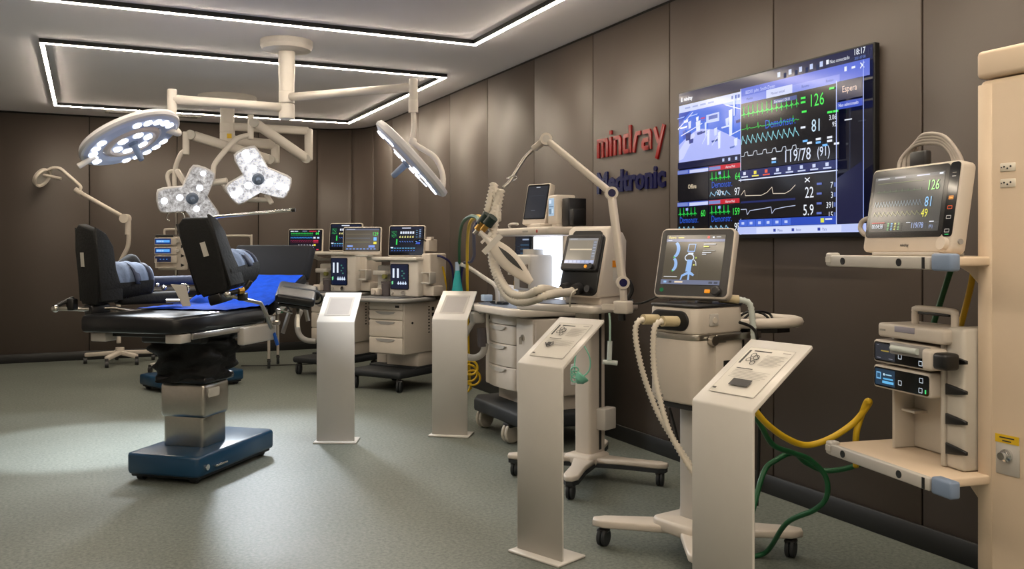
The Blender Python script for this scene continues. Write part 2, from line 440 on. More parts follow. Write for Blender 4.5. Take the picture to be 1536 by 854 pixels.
# ------------------------------------------------------------------ acrylic letters on the right wall
RED = M('red_acrylic', (128, 12, 12), 0.16, 0, 0.03); BLU = M('blue_acrylic', (10, 11, 66), 0.2, 0, 0.03)
def wall_x(mb, y_left, z0, th=.012):               # 2-D (a right, b up) drawn on the right wall, right = -Y
    mb.v = [(RX - .003 - v[2] * 1.0, y_left - v[0], z0 + v[1]) for v in mb.v]; return mb
def stroke(mb, pts, w, th=.012):
    P2 = [Vector((p[0], p[1])) for p in pts]; n = len(P2); Lf = []; Rt = []
    for i in range(n):
        d0 = (P2[i] - P2[i - 1]).normalized() if i else (P2[1] - P2[0]).normalized()
        d1 = (P2[i + 1] - P2[i]).normalized() if i < n - 1 else d0
        nn = Vector((-(d0.y + d1.y), d0.x + d1.x)); nn = nn.normalized() if nn.length > 1e-6 else Vector((-d0.y, d0.x))
        k = w / 2 / max(.5, nn.dot(Vector((-d0.y, d0.x))))
        Lf.append(P2[i] + nn * k); Rt.append(P2[i] - nn * k)
    poly = [(p.x, p.y) for p in Lf] + [(p.x, p.y) for p in Rt[::-1]]
    V = []; F = []
    for i in range(n):
        for q in (Lf[i], Rt[i]):
            V += [(q.x, q.y, 0), (q.x, q.y, th)]
    for i in range(n - 1):
        b = i * 4
        F += [(b + 1, b + 3, b + 7, b + 5), (b, b + 4, b + 6, b + 2), (b, b + 1, b + 5, b + 4), (b + 2, b + 6, b + 7, b + 3)]
    F += [(0, 2, 3, 1), ((n - 1) * 4, (n - 1) * 4 + 1, (n - 1) * 4 + 3, (n - 1) * 4 + 2)]
    return mb.add(V, F)
h, w = .142, .03
LET = [  # name, strokes, x offset
    ([[(0, 0), (0, h - .015)], [(-.015, h - .015), (.115, h - .015), (.125, h - .03), (.125, 0)], [(.063, 0), (.063, h - .015)]], .015),
    ([[(0, 0), (0, h)], [(0, h + .018), (0, h + .048)]], .19),
    ([[(0, 0), (0, h - .015)], [(-.015, h - .015), (.06, h - .015), (.07, h - .03), (.07, 0)]], .245),
    ([[(.075, 0), (.075, h + .055)], [(.075, h - .015), (.01, h - .015), (0, h - .03), (0, .03), (.01, .015), (.075, .015)]], .37),
    ([[(0, 0), (.03, h - .03), (.04, h - .015), (.085, h - .015)]], .49),
    ([[(.0, h - .015), (.075, h - .015), (.085, h - .03), (.085, 0)], [(.085, .015), (.012, .015), (0, .028), (0, .055), (.012, .07), (.085, .07)]], .605),
    ([[(0, h), (.045, .035)], [(.105, h + .01), (.02, -.07)]], .745)]
sg = thing('wall_lettering', 'red acrylic lettering reading mindray on the taupe wall', 'lettering', (RX - .023, 5.43, 1.99))
kx = .885 / .865
for st, xo in LET:
    mb = MB()
    for s_ in st: stroke(mb, [((p[0] + xo) * kx, p[1] + (.012 if False else 0)) for p in s_], w)
    obj('letter', wall_x(mb, 5.875, 2.07), RED, sg, True)
sg = thing('wall_lettering', 'dark blue acrylic lettering reading Medtronic on the taupe wall', 'lettering', (RX - .023, 5.43, 1.8))
word = 'Medtronic'; adv = [0]
tot = text_mesh(word, .035)[2]; kx = .885 / tot; pos = 0
for i, ch in enumerate(word):
    V, F, wd = text_mesh(ch, .035)
    end = text_mesh(word[:i + 1], .035)[2]; xo = (end - wd) * kx
    mb = MB(); n = len(V); k = .148 / .69
    VV = [(xo + x * kx, y * k, .012) for x, y in V] + [(xo + x * kx, y * k, 0) for x, y in V]
    cnt = {}
    for fc in F:
        for a, b in zip(fc, fc[1:] + fc[:1]): cnt[(a, b)] = 1
    FF = list(F) + [tuple(n + k2 for k2 in fc[::-1]) for fc in F] + [(a, b, b + n, a + n) for (a, b) in cnt if (b, a) not in cnt]
    mb.add(VV, FF)
    obj('letter', wall_x(mb, 5.875, 1.808), BLU, sg, True)
# ================================================================== screens
GN, BLs, YL, WH, RD, CY = (70, 240, 90), (120, 190, 255), (240, 230, 70), (235, 240, 250), (215, 30, 50), (130, 225, 240)
def monitor(parent, W, H, T, X, paint, frame=None, bez=(.012, .012, .012, .05), face=None, r=.018, chin=None, name='monitor', deep=None):
    """housing (part) > bezel, screen (sub-parts). local: x right, z up from bottom edge, front at y=0. bez = left,right,top,bottom"""
    frame = frame or CREAM; face = face or GLASSB
    mb = MB().prism(rrect(-W / 2, 0, W / 2, H, r), 0.0, T, 'xz', .006, None, X)
    if deep:                                                        # rear housing
        mb.prism(rrect(-W * .36, H * .14, W * .36, H * .86, r), T - .004, T + deep, 'xz', .012, None, X)
    h = obj(name, mb, frame, parent)
    l, rr, tp, bt = bez
    fz0 = chin if chin is not None else .010
    obj('bezel', MB().prism(rrect(-W / 2 + .008, fz0, W / 2 - .008, H - .008, r * .7), -.0025, .003, 'xz', 0, None, X), face, h)
    sc = Screen(W - l - rr, H - tp - bt, X=X, x0=-W / 2 + l, z0=bt, y=-.0028)
    paint(sc)
    obj('screen', sc.mb, None, h, fix=False)
    return h
def tv_paint(s):
    R, T_, L, PO = s.rect, s.text, s.line, s.poly
    R(0, 0, 1, 1, (6, 8, 26))
    R(0, 0, 1, .075, (20, 27, 66))
    R(.014, .03, .022, .06, WH); T_('mindray', .032, .058, .026, WH, bold=.03)
    # left column: camera view
    R(.0, .085, .392, .137, (206, 214, 250))
    for i in range(4): R(.04 + i * .05, .105, .075 + i * .05, .116, (150, 165, 220))
    for i in range(3): R(.33 + .018 * i, .1, .342 + .018 * i, .122, (90, 110, 190))
    R(0, .137, .392, .485, (62, 108, 222))
    PO([(0, .485), (0, .36), (.06, .31), (.13, .27), (.25, .30), (.392, .40), (.392, .485)], (176, 186, 250))
    PO([(0, .40), (.05, .33), (.1, .29), (.11, .31), (.06, .40), (.03, .46), (0, .47)], (206, 212, 255))
    PO([(0, .137), (.08, .137), (.03, .19), (0, .24)], (36, 70, 180))
    PO([(.28, .137), (.392, .137), (.392, .165), (.30, .152)], (170, 190, 250))
    PO([(.18, .19), (.26, .185), (.26, .245), (.18, .245)], (196, 210, 255)); PO([(.195, .20), (.25, .197), (.25, .222), (.195, .225)], (90, 110, 190))
    R(.145, .2, .172, .209, (200, 60, 110)); R(.15, .218, .172, .224, (90, 90, 190))
    random.seed(3)
    for cx, cy, w_, h_, c in ((.05, .2, .03, .02, (230, 235, 255)), (.035, .24, .05, .012, (235, 240, 255)), (.075, .23, .02, .05, (205, 215, 255)),
        (.13, .25, .03, .07, (225, 232, 255)), (.125, .2, .018, .03, (240, 244, 255)), (.14, .3, .035, .02, (40, 60, 140)), (.065, .31, .035, .05, (30, 46, 120)),
        (.085, .345, .03, .03, (46, 60, 140)), (.04, .29, .02, .06, (50, 80, 190)), (.195, .34, .017, .10, (232, 238, 255)), (.24, .31, .02, .05, (210, 220, 255)),
        (.262, .37, .017, .11, (232, 238, 255)), (.235, .37, .04, .014, (60, 80, 160)), (.33, .27, .022, .17, (222, 230, 255)), (.35, .16, .012, .14, (200, 212, 255)),
        (.3, .29, .05, .012, (215, 225, 255)), (.31, .26, .02, .05, (190, 205, 250)), (.375, .27, .03, .02, (26, 36, 110)), (.36, .4, .02, .05, (225, 232, 255)),
        (.34, .43, .03, .012, (90, 110, 190)), (.18, .28, .012, .09, (215, 225, 255)), (.165, .3, .03, .012, (30, 50, 130)), (.02, .17, .05, .008, (150, 180, 250)), (.1, .17, .06, .008, (170, 195, 255))):
        PO([(cx - w_ / 2, cy - h_ / 2 + .006), (cx + w_ / 2, cy - h_ / 2), (cx + w_ / 2 - .003, cy + h_ / 2), (cx - w_ / 2 + .003, cy + h_ / 2 + .004)], c)
    for a, b in (((.0, .25), (.1, .15)), ((.02, .3), (.16, .24)), ((.3, .15), (.392, .2)), ((.22, .4), (.26, .34)), ((.16, .38), (.2, .3)), ((.34, .35), (.39, .33))):
        L([a, b], .006, (215, 225, 255))
    R(0, .485, .392, .53, (14, 20, 58))
    for u in (.29, .325, .365): R(u - .006, .498, u + .006, .518, (190, 205, 245))
    # four small tiles
    for (u0, v0, u1, v1, red) in ((0, .54, .2, .755, 0), (.205, .54, .392, .755, 1), (0, .765, .2, .985, 0), (.205, .765, .392, .985, 1)):
        R(u0, v0, u1, v1, (3, 4, 12)); R(u0, v0, u1, v0 + .03, (70, 92, 190) if not red else (196, 24, 46))
        T_('Alarme Med.' if red else '', u0 + .1, v0 + .024, .016, WH) if red else R(u0 + .08, v0 + .006, u1, v0 + .028, (205, 212, 245))
        R(u0, v0 + .004, u0 + .07, v0 + .026, (120, 135, 200))
    T_('Offline', .1, .675, .03, (240, 222, 190), 'c')
    for (u0, v0, n1, n2) in ((.205, .57, '64', '97'), (0, .795, '60', ''), (.205, .795, '159', '95')):
        L(ecg(u0 + .008, u0 + .13, v0 + .055, .045, 5), .004, (40, 210, 80))
        T_('Demonstr.', u0 + .02, v0 + .115, .042, (40, 92, 210), wmax=.155)
        T_(n1, u0 + .185, v0 + .075, .044, GN, 'r')
        if n2: T_(n2, u0 + .185, v0 + .175, .048, WH, 'r')
        L(pleth(u0 + .008, u0 + .13, v0 + .17, .03, 4), .004, (150, 205, 240))
        R(u0 + .06, v0 + .012, u0 + .075, v0 + .03, (150, 170, 240))
    T_('30 x', .30, .735, .035, WH, 'r')
    L([(.397, .075), (.397, 1)], .006, (206, 216, 255))
    # main panel
    R(.40, .075, 1, .165, (86, 108, 214)); T_('BED01 john, Smith-Demo', .425, .115, .022, (205, 216, 255))
    R(.40, .125, .878, .172, (118, 136, 226)); R(.535, .12, .665, .172, (206, 214, 250))
    for u, tx in ((.43, 'Monitor'), (.56, 'Monitor central'), (.71, 'Resumo'), (.82, 'Revisao')): T_(tx, u, .155, .016, (60, 78, 160))
    for u in (.60, .655, .705, .755, .80): R(u - .007, .03, u + .007, .06, (190, 205, 240))
    T_('Nao conectado', .838, .055, .02, WH, wmax=.09); R(.822, .03, .833, .055, WH)
    T_('18:17', .985, .042, .032, WH, 'r', bold=.01); T_('2021-07-08', .985, .068, .014, (110, 140, 220), 'r')
    L([(.965, .09), (.98, .12)], .006, WH); L([(.98, .09), (.965, .12)], .006, WH); R(.90, .092, .91, .118, WH); R(.93, .1, .945, .112, WH)
    R(.402, .172, .877, .59, (3, 4, 14))
    L(ecg(.405, .70, .245, .055, 12), .004, (50, 220, 80)); L(ecg(.405, .70, .335, .03, 5), .004, (40, 190, 70))
    L(pleth(.405, .70, .43, .055, 11), .004, (150, 225, 240)); L(hump(.405, .70, .505, .025, 6), .004, (210, 220, 235))
    R(.575, .19, .69, .215, (66, 84, 150)); T_('Derivacao I DII III', .58, .21, .016, WH)
    T_('Demonstr.', .535, .355, .052, (36, 92, 214), wmax=.15)
    T_('126', .815, .275, .07, (84, 236, 96), 'r'); T_('81', .795, .42, .07, (205, 232, 250), 'r')
    T_('119/78', .755, .575, .07, (222, 230, 250), 'r', wmax=.125); T_('(91)', .785, .565, .055, (222, 230, 250), wmax=.055)
    T_('3.06', .868, .37, .028, WH, 'r'); T_('95', .868, .41, .028, WH, 'r')
    for u, v, c in ((.71, .21, GN), (.71, .235, GN), (.715, .29, GN), (.83, .32, GN), (.855, .32, GN), (.71, .38, WH), (.72, .46, BLs), (.74, .475, WH), (.78, .46, WH), (.78, .48, BLs), (.83, .46, WH), (.83, .48, WH), (.81, .5, BLs), (.86, .5, WH), (.57, .54, WH), (.57, .56, BLs), (.84, .19, GN)):
        R(u, v, u + .022, v + .012, c)
    R(.402, .595, .877, .645, (24, 36, 96))
    for i in range(8):
        u = .42 + i * .058; c = [(220, 225, 245), (235, 225, 80), (230, 90, 60)][i] if i < 3 else (205, 214, 245)
        R(u, .605, u + .014, .625, c); R(u - .01, .632, u + .026, .64, c)
    L([(.397, .655), (.878, .655)], .007, (222, 230, 255))
    R(.402, .665, .877, .90, (3, 4, 12))
    L([(.41, .75), (.43, .72), (.435, .755), (.52, .76), (.55, .745), (.575, .715), (.58, .755), (.64, .76), (.665, .745), (.69, .715)], .004, (220, 206, 186))
    L([(.41, .84), (.44, .84), (.445, .875), (.46, .85), (.53, .842), (.57, .835), (.575, .875), (.59, .85), (.64, .84), (.69, .835)], .004, (200, 210, 240))
    R(.41, .79, .69, .802, (30, 40, 96)); L([(.735, .68), (.757, .705)], .006, WH); L([(.757, .68), (.735, .705)], .006, WH)
    T_('22', .775, .795, .062, WH, 'r'); T_('5.9', .775, .895, .062, WH, 'r')
    for i, tx in enumerate(('7', '3', '391', '15')): T_(tx, .86, .75 + i * .055, .034, WH, 'r')
    for i in range(4): R(.79, .715 + .055 * i, .812, .727 + .055 * i, (90, 110, 190)); R(.865, .72 + .055 * i, .873, .745 + .055 * i, (70, 90, 160))
    R(.402, .905, .877, .95, (38, 74, 186))
    for i in range(6): R(.405 + i * .045, .907, .447 + i * .045, .948, (66, 104, 214)); R(.417 + i * .045, .92, .432 + i * .045, .936, (190, 205, 250))
    for u in (.83, .93): R(u - .02, .915, u - .005, .94, (220, 226, 70)); R(u, .917, u + .03, .926, (215, 225, 245))
    R(.398, .952, 1, .997, (186, 198, 246)); R(.5, .957, .9, .995, (212, 220, 252))
    for u, tx in ((.61, 'Menu'), (.70, 'Inicio'), (.82, 'Para')): R(u - .022, .968, u - .01, .985, (50, 66, 160)); T_(tx, u, .985, .016, (60, 76, 160))
    # right column
    L([(.88, .165), (.88, .952)], .006, (190, 205, 255)); L([(.99, .085), (.99, .99)], .005, (150, 170, 240))
    R(.884, .172, .987, .275, (20, 28, 66)); T_('Espera', .935, .235, .034, (232, 206, 196), 'c')
    R(.884, .285, .987, .325, (44, 76, 190)); T_('Nao selecionado', .89, .312, .018, WH, wmax=.09)
    R(.915, .385, .945, .391, WH)
    PO([(.884, .70), (.987, .62), (.987, .95), (.884, .95)], (10, 18, 60))
tvc = (RX - .028, 3.99, 1.45)
tv = thing('wall_television', 'large wall television showing monitor waveforms beside red and blue lettering', 'television', tvc, -PI / 2)
TW, TH = 1.60, .945
obj('housing', MB().prism(rrect(-TW / 2, 0, TW / 2, TH, .006), -.022, .012, 'xz', .003).box((0, .02, TH / 2), (.6, .018, .4)), BLACK, tv)
s = Screen(TW - .022, TH - .03, z0=.02, y=-.0222); tv_paint(s)
obj('screen', s.mb, None, tv, fix=False)
# ================================================================== ceiling surgical lights
def frame_z(c, n, xhint):
    n = Vector(n).normalized(); x = Vector(xhint); x = (x - n * x.dot(n)).normalized(); y = n.cross(x)
    m = Matrix((x, y, n)).transposed().to_4x4(); m.translation = Vector(c); return m
HEADW = M('lamp_head_white', (208, 208, 212), 0.4, 0, 0.03)
HEADB = M('lamp_face_blue_grey', (196, 206, 232), 0.4, 0, 0.05)
HEADP = M('lamp_inner_ring', (214, 200, 190), 0.45, 0, 0.03)
LENS = E((236, 242, 255), 4.0)
LAMPG = M('lamp_handle_grey', (104, 118, 140), 0.4)
def spot(name, parent, c, n, power, ang, blend=.6, r=.12, col=(.86, .93, 1)):
    l = bpy.data.lights.new(name, 'SPOT'); l.energy = power; l.spot_size = math.radians(ang); l.spot_blend = blend; l.shadow_soft_size = r; l.color = col
    o = bpy.data.objects.new(name, l); COL.objects.link(o)
    o.location = c; o.rotation_euler = Vector(n).to_track_quat('-Z', 'Y').to_euler(); return o
def ring_head(t, c, n, xh, R=.375):
    """one dished ring lamp head, z = direction of light"""
    X = frame_z(c, n, xh); nm = 'lamp_head'
    prof = [(R * .60, -.012), (R * .60, .02), (R * .70, .028), (R * .90, .022), (R * .985, .004), (R, -.012), (R * .97, -.032), (R * .84, -.044), (R * .68, -.04), (R * .60, -.012)]
    h = obj(nm, MB().lathe(prof, (0, 0, 0), (0, 0, 1), 56, None, X), HEADB, t, True)
    obj('rim', MB().lathe([(R * .97, .010), (R * 1.012, .003), (R * 1.03, -.016), (R * 1.0, -.042), (R * .84, -.052), (R * .84, -.046), (R * .97, -.036), (R * .99, -.016), (R * .97, .010)], (0, 0, 0), (0, 0, 1), 56, None, X), HEADW, h, True)
    obj('inner_ring', MB().lathe([(R * .43, -.02), (R * .43, .022), (R * .47, .032), (R * .53, .03), (R * .57, .016), (R * .57, -.02), (R * .43, -.02)], (0, 0, 0), (0, 0, 1), 48, None, X), HEADP, h, True)
    obj('centre_disc', MB().lathe([(0, -.03), (R * .42, -.026), (R * .44, 0), (R * .42, .02), (R * .2, .028), (0, .028)], (0, 0, 0), (0, 0, 1), 40, None, X), HEADB, h, True)
    for k in range(3):
        a = math.radians(40 + 120 * k); d = Vector((math.cos(a), math.sin(a), 0))
        obj('bridge', MB().bar(d * R * .50, d * R * .66, .08, .034, None, X, .008), HEADP, h, True)
    def lens(r, a, l_, w_):
        d = Vector((math.cos(a), math.sin(a), 0)); e = Vector((-d.y, d.x, 0))
        Y = X @ Matrix(((d.x, e.x, 0, d.x * r), (d.y, e.y, 0, d.y * r), (0, 0, 1, 0), (0, 0, 0, 1)))
        obj('lens', MB().prism(rrect(-l_ / 2, -w_ / 2, l_ / 2, w_ / 2, min(l_, w_) * .42), .018, .0315, 'xy', 0, None, Y), LENS, h, True)
    for k in range(6): lens(R * .31, 2 * PI * k / 6, R * .17, R * .2)
    for base in (10, 130, 250):
        for k in range(5): lens(R * .80, math.radians(base + 16 * k), R * .17, R * .17)
    hd = obj('sterile_handle', MB().lathe([(0, .02), (.034, .02), (.034, .04), (.024, .05), (.021, .15), (.017, .165), (0, .165)], (0, 0, 0), (0, 0, 1), 18, None, X), LAMPG, t, True)
    return X
T1 = 7.2
c0 = WXY(430, T1)
t = thing('surgical_ceiling_light', 'white ceiling surgical light with two round ring heads on long arms', 'surgical light', (c0[0], c0[1], 2.4))
obj('ceiling_mount', MB().lathe([(0, -.085), (.12, -.085), (.19, -.075), (.205, -.045), (.205, 0), (0, 0)], (c0[0], c0[1], CH - .0005), (0, 0, 1), 40), WHITE, t, True)
obj('drop_tube', MB().lathe([(.064, 0), (.066, -.2), (.06, -.3), (.06, -.345)], (c0[0], c0[1], CH - .06), (0, 0, 1), 24), WHITE, t, True)
for z0, z1, r_ in ((2.645, 2.55, .062), (2.545, 2.425, .062)):
    obj('hub', MB().lathe([(0, z0), (r_ - .004, z0), (r_, z0 - .006), (r_, z1 + .006), (r_ - .005, z1), (0, z1)], (c0[0], c0[1], 0), (0, 0, 1), 24), WHITE, t, True)
obj('hub', MB().lathe([(0, 2.65), (.061, 2.65), (.061, 2.74), (.0, 2.74)], (c0[0], c0[1], 0), (0, 0, 1), 24), WHITE, t, True)
# left arm
e1 = P(258, 149, 6.75)
obj('arm', MB().tube([(c0[0], c0[1], 2.515), e1], .036, 14), WHITE, t, True)
obj('end_post', MB().lathe([(0, .075), (.03, .075), (.034, .068), (.034, -.12), (0, -.12)], e1, (0, 0, 1), 20), WHITE, t, True)
hc = P(197, 210, 6.3); n1 = FACEV(hc, .37, -.86, .36)
ring_head(t, hc, n1, FACEV(hc, .916, .4, 0), .345)
back = hc - n1 * .05
obj('yoke', MB().tube(cr([e1 + Vector((0, 0, -.12)), e1 + Vector((0, 0, -.19)), P(268, 200, 6.5), P(250, 195, 6.42)], 5), .022, 10), WHITE, t, True)
obj('side_handle', MB().cyl(P(143, 235, 6.17), P(117, 250, 6.13), .016, 14, None, None, .02, .004), WHITE, t, True)
sp = spot('ring_lamp_light', t, hc + n1 * .18, (P(400, 640, 5.9) - hc), 130 * HEAD_SPOT, 98, .6, .2)
sp = spot('ring_lamp_light', t, hc + n1 * .18, (P(120, 665, 6.4) - hc), 330 * HEAD_SPOT, 46, .2, .1)
# right arm
e2 = P(620, 131, 6.4)
obj('arm', MB().tube([(c0[0], c0[1], 2.60), e2], .032, 14), WHITE, t, True)
obj('end_post', MB().lathe([(0, .06), (.028, .06), (.032, .052), (.032, -.09), (.035, -.1), (.035, -.18), (0, -.18)], e2, (0, 0, 1), 20), WHITE, t, True)
hc2 = P(615, 241, 6.22); n2 = FACEV(hc2, -.73, -.66, .05)
ring_head(t, hc2, n2, FACEV(hc2, .67, -.74, 0), .335)
obj('yoke', MB().tube(cr([e2 + Vector((0, 0, -.17)), P(621, 190, 6.39), P(619, 210, 6.38), P(626, 219, 6.37), P(652, 236, 6.33), P(664, 262, 6.27), P(663, 290, 6.23)], 5), .02, 10), WHITE, t, True)
obj('elbow', MB().ball(P(619, 212, 6.38), .03), WHITE, t, True)
sp = spot('ring_lamp_light', t, hc2 + n2 * .18, n2, 70 * HEAD_SPOT, 112, .4, .15)

# ------------------------------------------------------------------ second light: two three-lobed heads
def lobe_cover(name, strength):
    m = bpy.data.materials.new(name); m.use_nodes = True; nt = m.node_tree; b = nt.nodes['Principled BSDF']
    tc = nt.nodes.new('ShaderNodeTexCoord'); v = nt.nodes.new('ShaderNodeTexNoise'); v.inputs['Scale'].default_value = 22; v.inputs['Detail'].default_value = 6; v.inputs['Roughness'].default_value = .8
    r = nt.nodes.new('ShaderNodeValToRGB'); e = r.color_ramp.elements
    e[0].position = .38; e[0].color = (.16, .16, .18, 1); e[1].position = .72; e[1].color = (.9, .93, 1, 1)
    nt.links.new(tc.outputs['Object'], v.inputs['Vector']); nt.links.new(v.outputs['Fac'], r.inputs['Fac'])
    nt.links.new(r.outputs['Color'], b.inputs['Base Color']); nt.links.new(r.outputs['Color'], b.inputs['Emission Color'])
    b.inputs['Emission Strength'].default_value = strength; b.inputs['Roughness'].default_value = .2
    return m
COVA = lobe_cover('lamp_cover_dim', .45); COVB = lobe_cover('lamp_cover_bright', 1.2)
def lobe_poly(angs, L, w, rin, g=0.0):
    o = []; angs = sorted(a % 360 for a in angs)
    for i, a in enumerate(angs):
        A = math.radians(a); d = (math.cos(A), math.sin(A)); e = (-d[1], d[0])
        hw = w / 2 - g; LL = L - g
        for al, of in ((LL * .80, -hw * 1.05), (LL * .955, -hw * .92), (LL, -hw * .6), (LL * 1.025, 0), (LL, hw * .6), (LL * .955, hw * .92), (LL * .80, hw * 1.05)):
            o.append((d[0] * al + e[0] * of, d[1] * al + e[1] * of))
        nx = angs[(i + 1) % 3]; mid = math.radians(a + ((nx - a) % 360) / 2)
        rr = rin - g * .6
        o.append((rr * math.cos(mid), rr * math.sin(mid)))
    return o
def lobe_head(t, c, n, angs, cov, glow, xh, leds):
    X = frame_z(c, n, xh)
    h = obj('lamp_head', MB().prism(lobe_poly(angs, .335, .25, .155), -.045, .014, 'xy', .012, None, X), HEADW, t, True)
    obj('cover', MB().prism(lobe_poly(angs, .335, .25, .155, .014), .010, .0155, 'xy', 0, None, X), cov, h, True)
    G = E((240, 246, 255), glow)
    for a, r_ , s_ in leds:
        A = math.radians(a)
        obj('led_emitter', MB().cyl((r_ * math.cos(A), r_ * math.sin(A), .012), (r_ * math.cos(A), r_ * math.sin(A), .0185), s_, 14, None, X), G, h, True)
    obj('handle_base', MB().lathe([(0, .012), (.058, .012), (.062, .026), (.045, .036), (0, .038)], (0, 0, 0), (0, 0, 1), 26, None, X), LAMPG, h, True)
    obj('sterile_handle', MB().lathe([(0, .03), (.026, .03), (.022, .05), (.02, .13), (.0, .135)], (0, 0, 0), (0, 0, 1), 16, None, X), LAMPG, t, True)
    return X
T2 = 9.84; c1 = WXY(341, T2)
t = thing('surgical_ceiling_light', 'white ceiling surgical light with two three-lobed heads facing the camera', 'surgical light', (c1[0], c1[1], 2.4))
obj('ceiling_mount', MB().lathe([(0, -.09), (.2, -.09), (.29, -.08), (.31, -.05), (.31, 0), (0, 0)], (c1[0], c1[1], CH - .0005), (0, 0, 1), 40), WHITE, t, True)
obj('drop_tube', MB().lathe([(.074, CH - .06), (.074, 2.76), (.079, 2.755), (.079, 2.66), (.076, 2.655), (.079, 2.65), (.079, 2.52), (.06, 2.5), (0, 2.5)], (c1[0], c1[1], 0), (0, 0, 1), 26), WHITE, t, True)
tg = obj('warning_label', MB().box((0, 0, 0), (.05, .004, .05), 0, 1, None, rotz(-YAW, P(344, 204, T2 - .082))), YEL, t, True)
TA = 10.16
a0 = Vector((c1[0], c1[1], 2.725)); a1 = P(463, 196, TA)
obj('arm', MB().bar(a0, Vector((a1.x, a1.y, 2.715)), .075, .09, None, None, .02), WHITE, t, True)
obj('arm_post', MB().box((0, 0, 0), (.085, .085, .36), .02, 2, None, rotz(-YAW, P(463, 217, TA))), WHITE, t, True)
s0, s1 = P(461, 239, TA), P(383, 185, 9.62)
obj('spring_arm', MB().bar(s0, s1, .085, .105, None, None, .03), WHITE, t, True)
obj('joint_cover', MB().cyl(s0 - FV * .06, s0 - FV * .03, .05, 20), LGREY, t, True)
obj('joint_cover', MB().cyl(s1 - FV * .06, s1 - FV * .03, .05, 20), LGREY, t, True)
obj('end_post', MB().cyl(P(376, 172, 9.6), P(376, 209, 9.6), .032, 16, None, None, None, .004), WHITE, t, True)
obj('yoke', MB().tube(cr([P(376, 203, 9.6), P(368, 204, 9.58), P(355, 209, 9.52), P(338, 226, 9.45), P(323, 245, 9.4), P(320, 256, 9.38), P(319, 268, 9.36)], 5), .028, 12), WHITE, t, True)
obj('crossbar', MB().cyl(P(306, 276, 9.34), P(341, 271, 9.34), .032, 16, None, None, None, .006), WHITE, t, True)
obj('fork', MB().tube(cr([P(335, 276, 9.36), P(343, 288, 9.4), P(358, 297, 9.45), P(380, 300, 9.46), P(402, 300, 9.46)], 5), .024, 12), WHITE, t, True)
obj('pivot', MB().bar(P(399, 292, 9.46), P(408, 306, 9.46), .05, .05, None, None, .012), WHITE, t, True)
hR = P(387, 268, 9.3); nR = FACEV(hR, .05, -.22, .95)
lobe_head(t, hR, nR, (110, -24, 211), COVB, 9.0, RV, [(a, r_, .036) for a in (110, -24, 211) for r_ in (.12, .23, .29)])
spot('lobed_lamp_light', t, hR + nR * .16, CAMV(.18, -.42, .85), 330 * HEAD_SPOT, 60, .5, .2)
a0 = Vector((c1[0], c1[1], 2.575)); a1 = P(413, 219, 10.05)
obj('arm', MB().bar(a0, Vector((a1.x, a1.y, 2.545)), .075, .11, None, None, .025), WHITE, t, True)
obj('arm_post', MB().box((0, 0, 0), (.085, .085, .22), .02, 2, None, rotz(-YAW, P(413, 231, 10.05))), WHITE, t, True)
s0, s1 = P(407, 240, 10.0), P(288, 203, 9.42)
obj('spring_arm', MB().bar(s0, s1, .085, .10, None, None, .03), WHITE, t, True)
obj('joint_cover', MB().cyl(s0 - FV * .06, s0 - FV * .03, .05, 20), LGREY, t, True)
obj('joint_cover', MB().cyl(s1 - FV * .06, s1 - FV * .03, .05, 20), LGREY, t, True)
obj('end_post', MB().cyl(P(279, 198, 9.38), P(279, 232, 9.38), .034, 16, None, None, None, .004), WHITE, t, True)
obj('yoke', MB().tube(cr([P(278, 226, 9.38), P(272, 230, 9.38), P(265, 245, 9.4), P(262, 262, 9.42), P(263, 285, 9.42), P(270, 296, 9.4)], 5), .024, 12), WHITE, t, True)
obj('fork', MB().tube(cr([P(255, 282, 9.4), P(251, 266, 9.42), P(254, 258, 9.42), P(263, 257, 9.42)], 5), .02, 12), WHITE, t, True)
obj('pivot', MB().bar(P(265, 255, 9.40), P(277, 275, 9.38), .05, .05, None, None, .012), WHITE, t, True)
hL = P(288, 297, 9.25); nL = FACEV(hL, .10, -.22, .95)
lobe_head(t, hL, nL, (180, 62, -61), COVA, 7.0, RV, [(180, .27, .032), (170, .12, .032), (50, .13, .032), (62, .28, .026), (-75, .12, .03), (-55, .29, .026)])
spot('lobed_lamp_light', t, hL + nL * .16, CAMV(-.25, -.45, .8), 120 * HEAD_SPOT, 50, .5, .2)
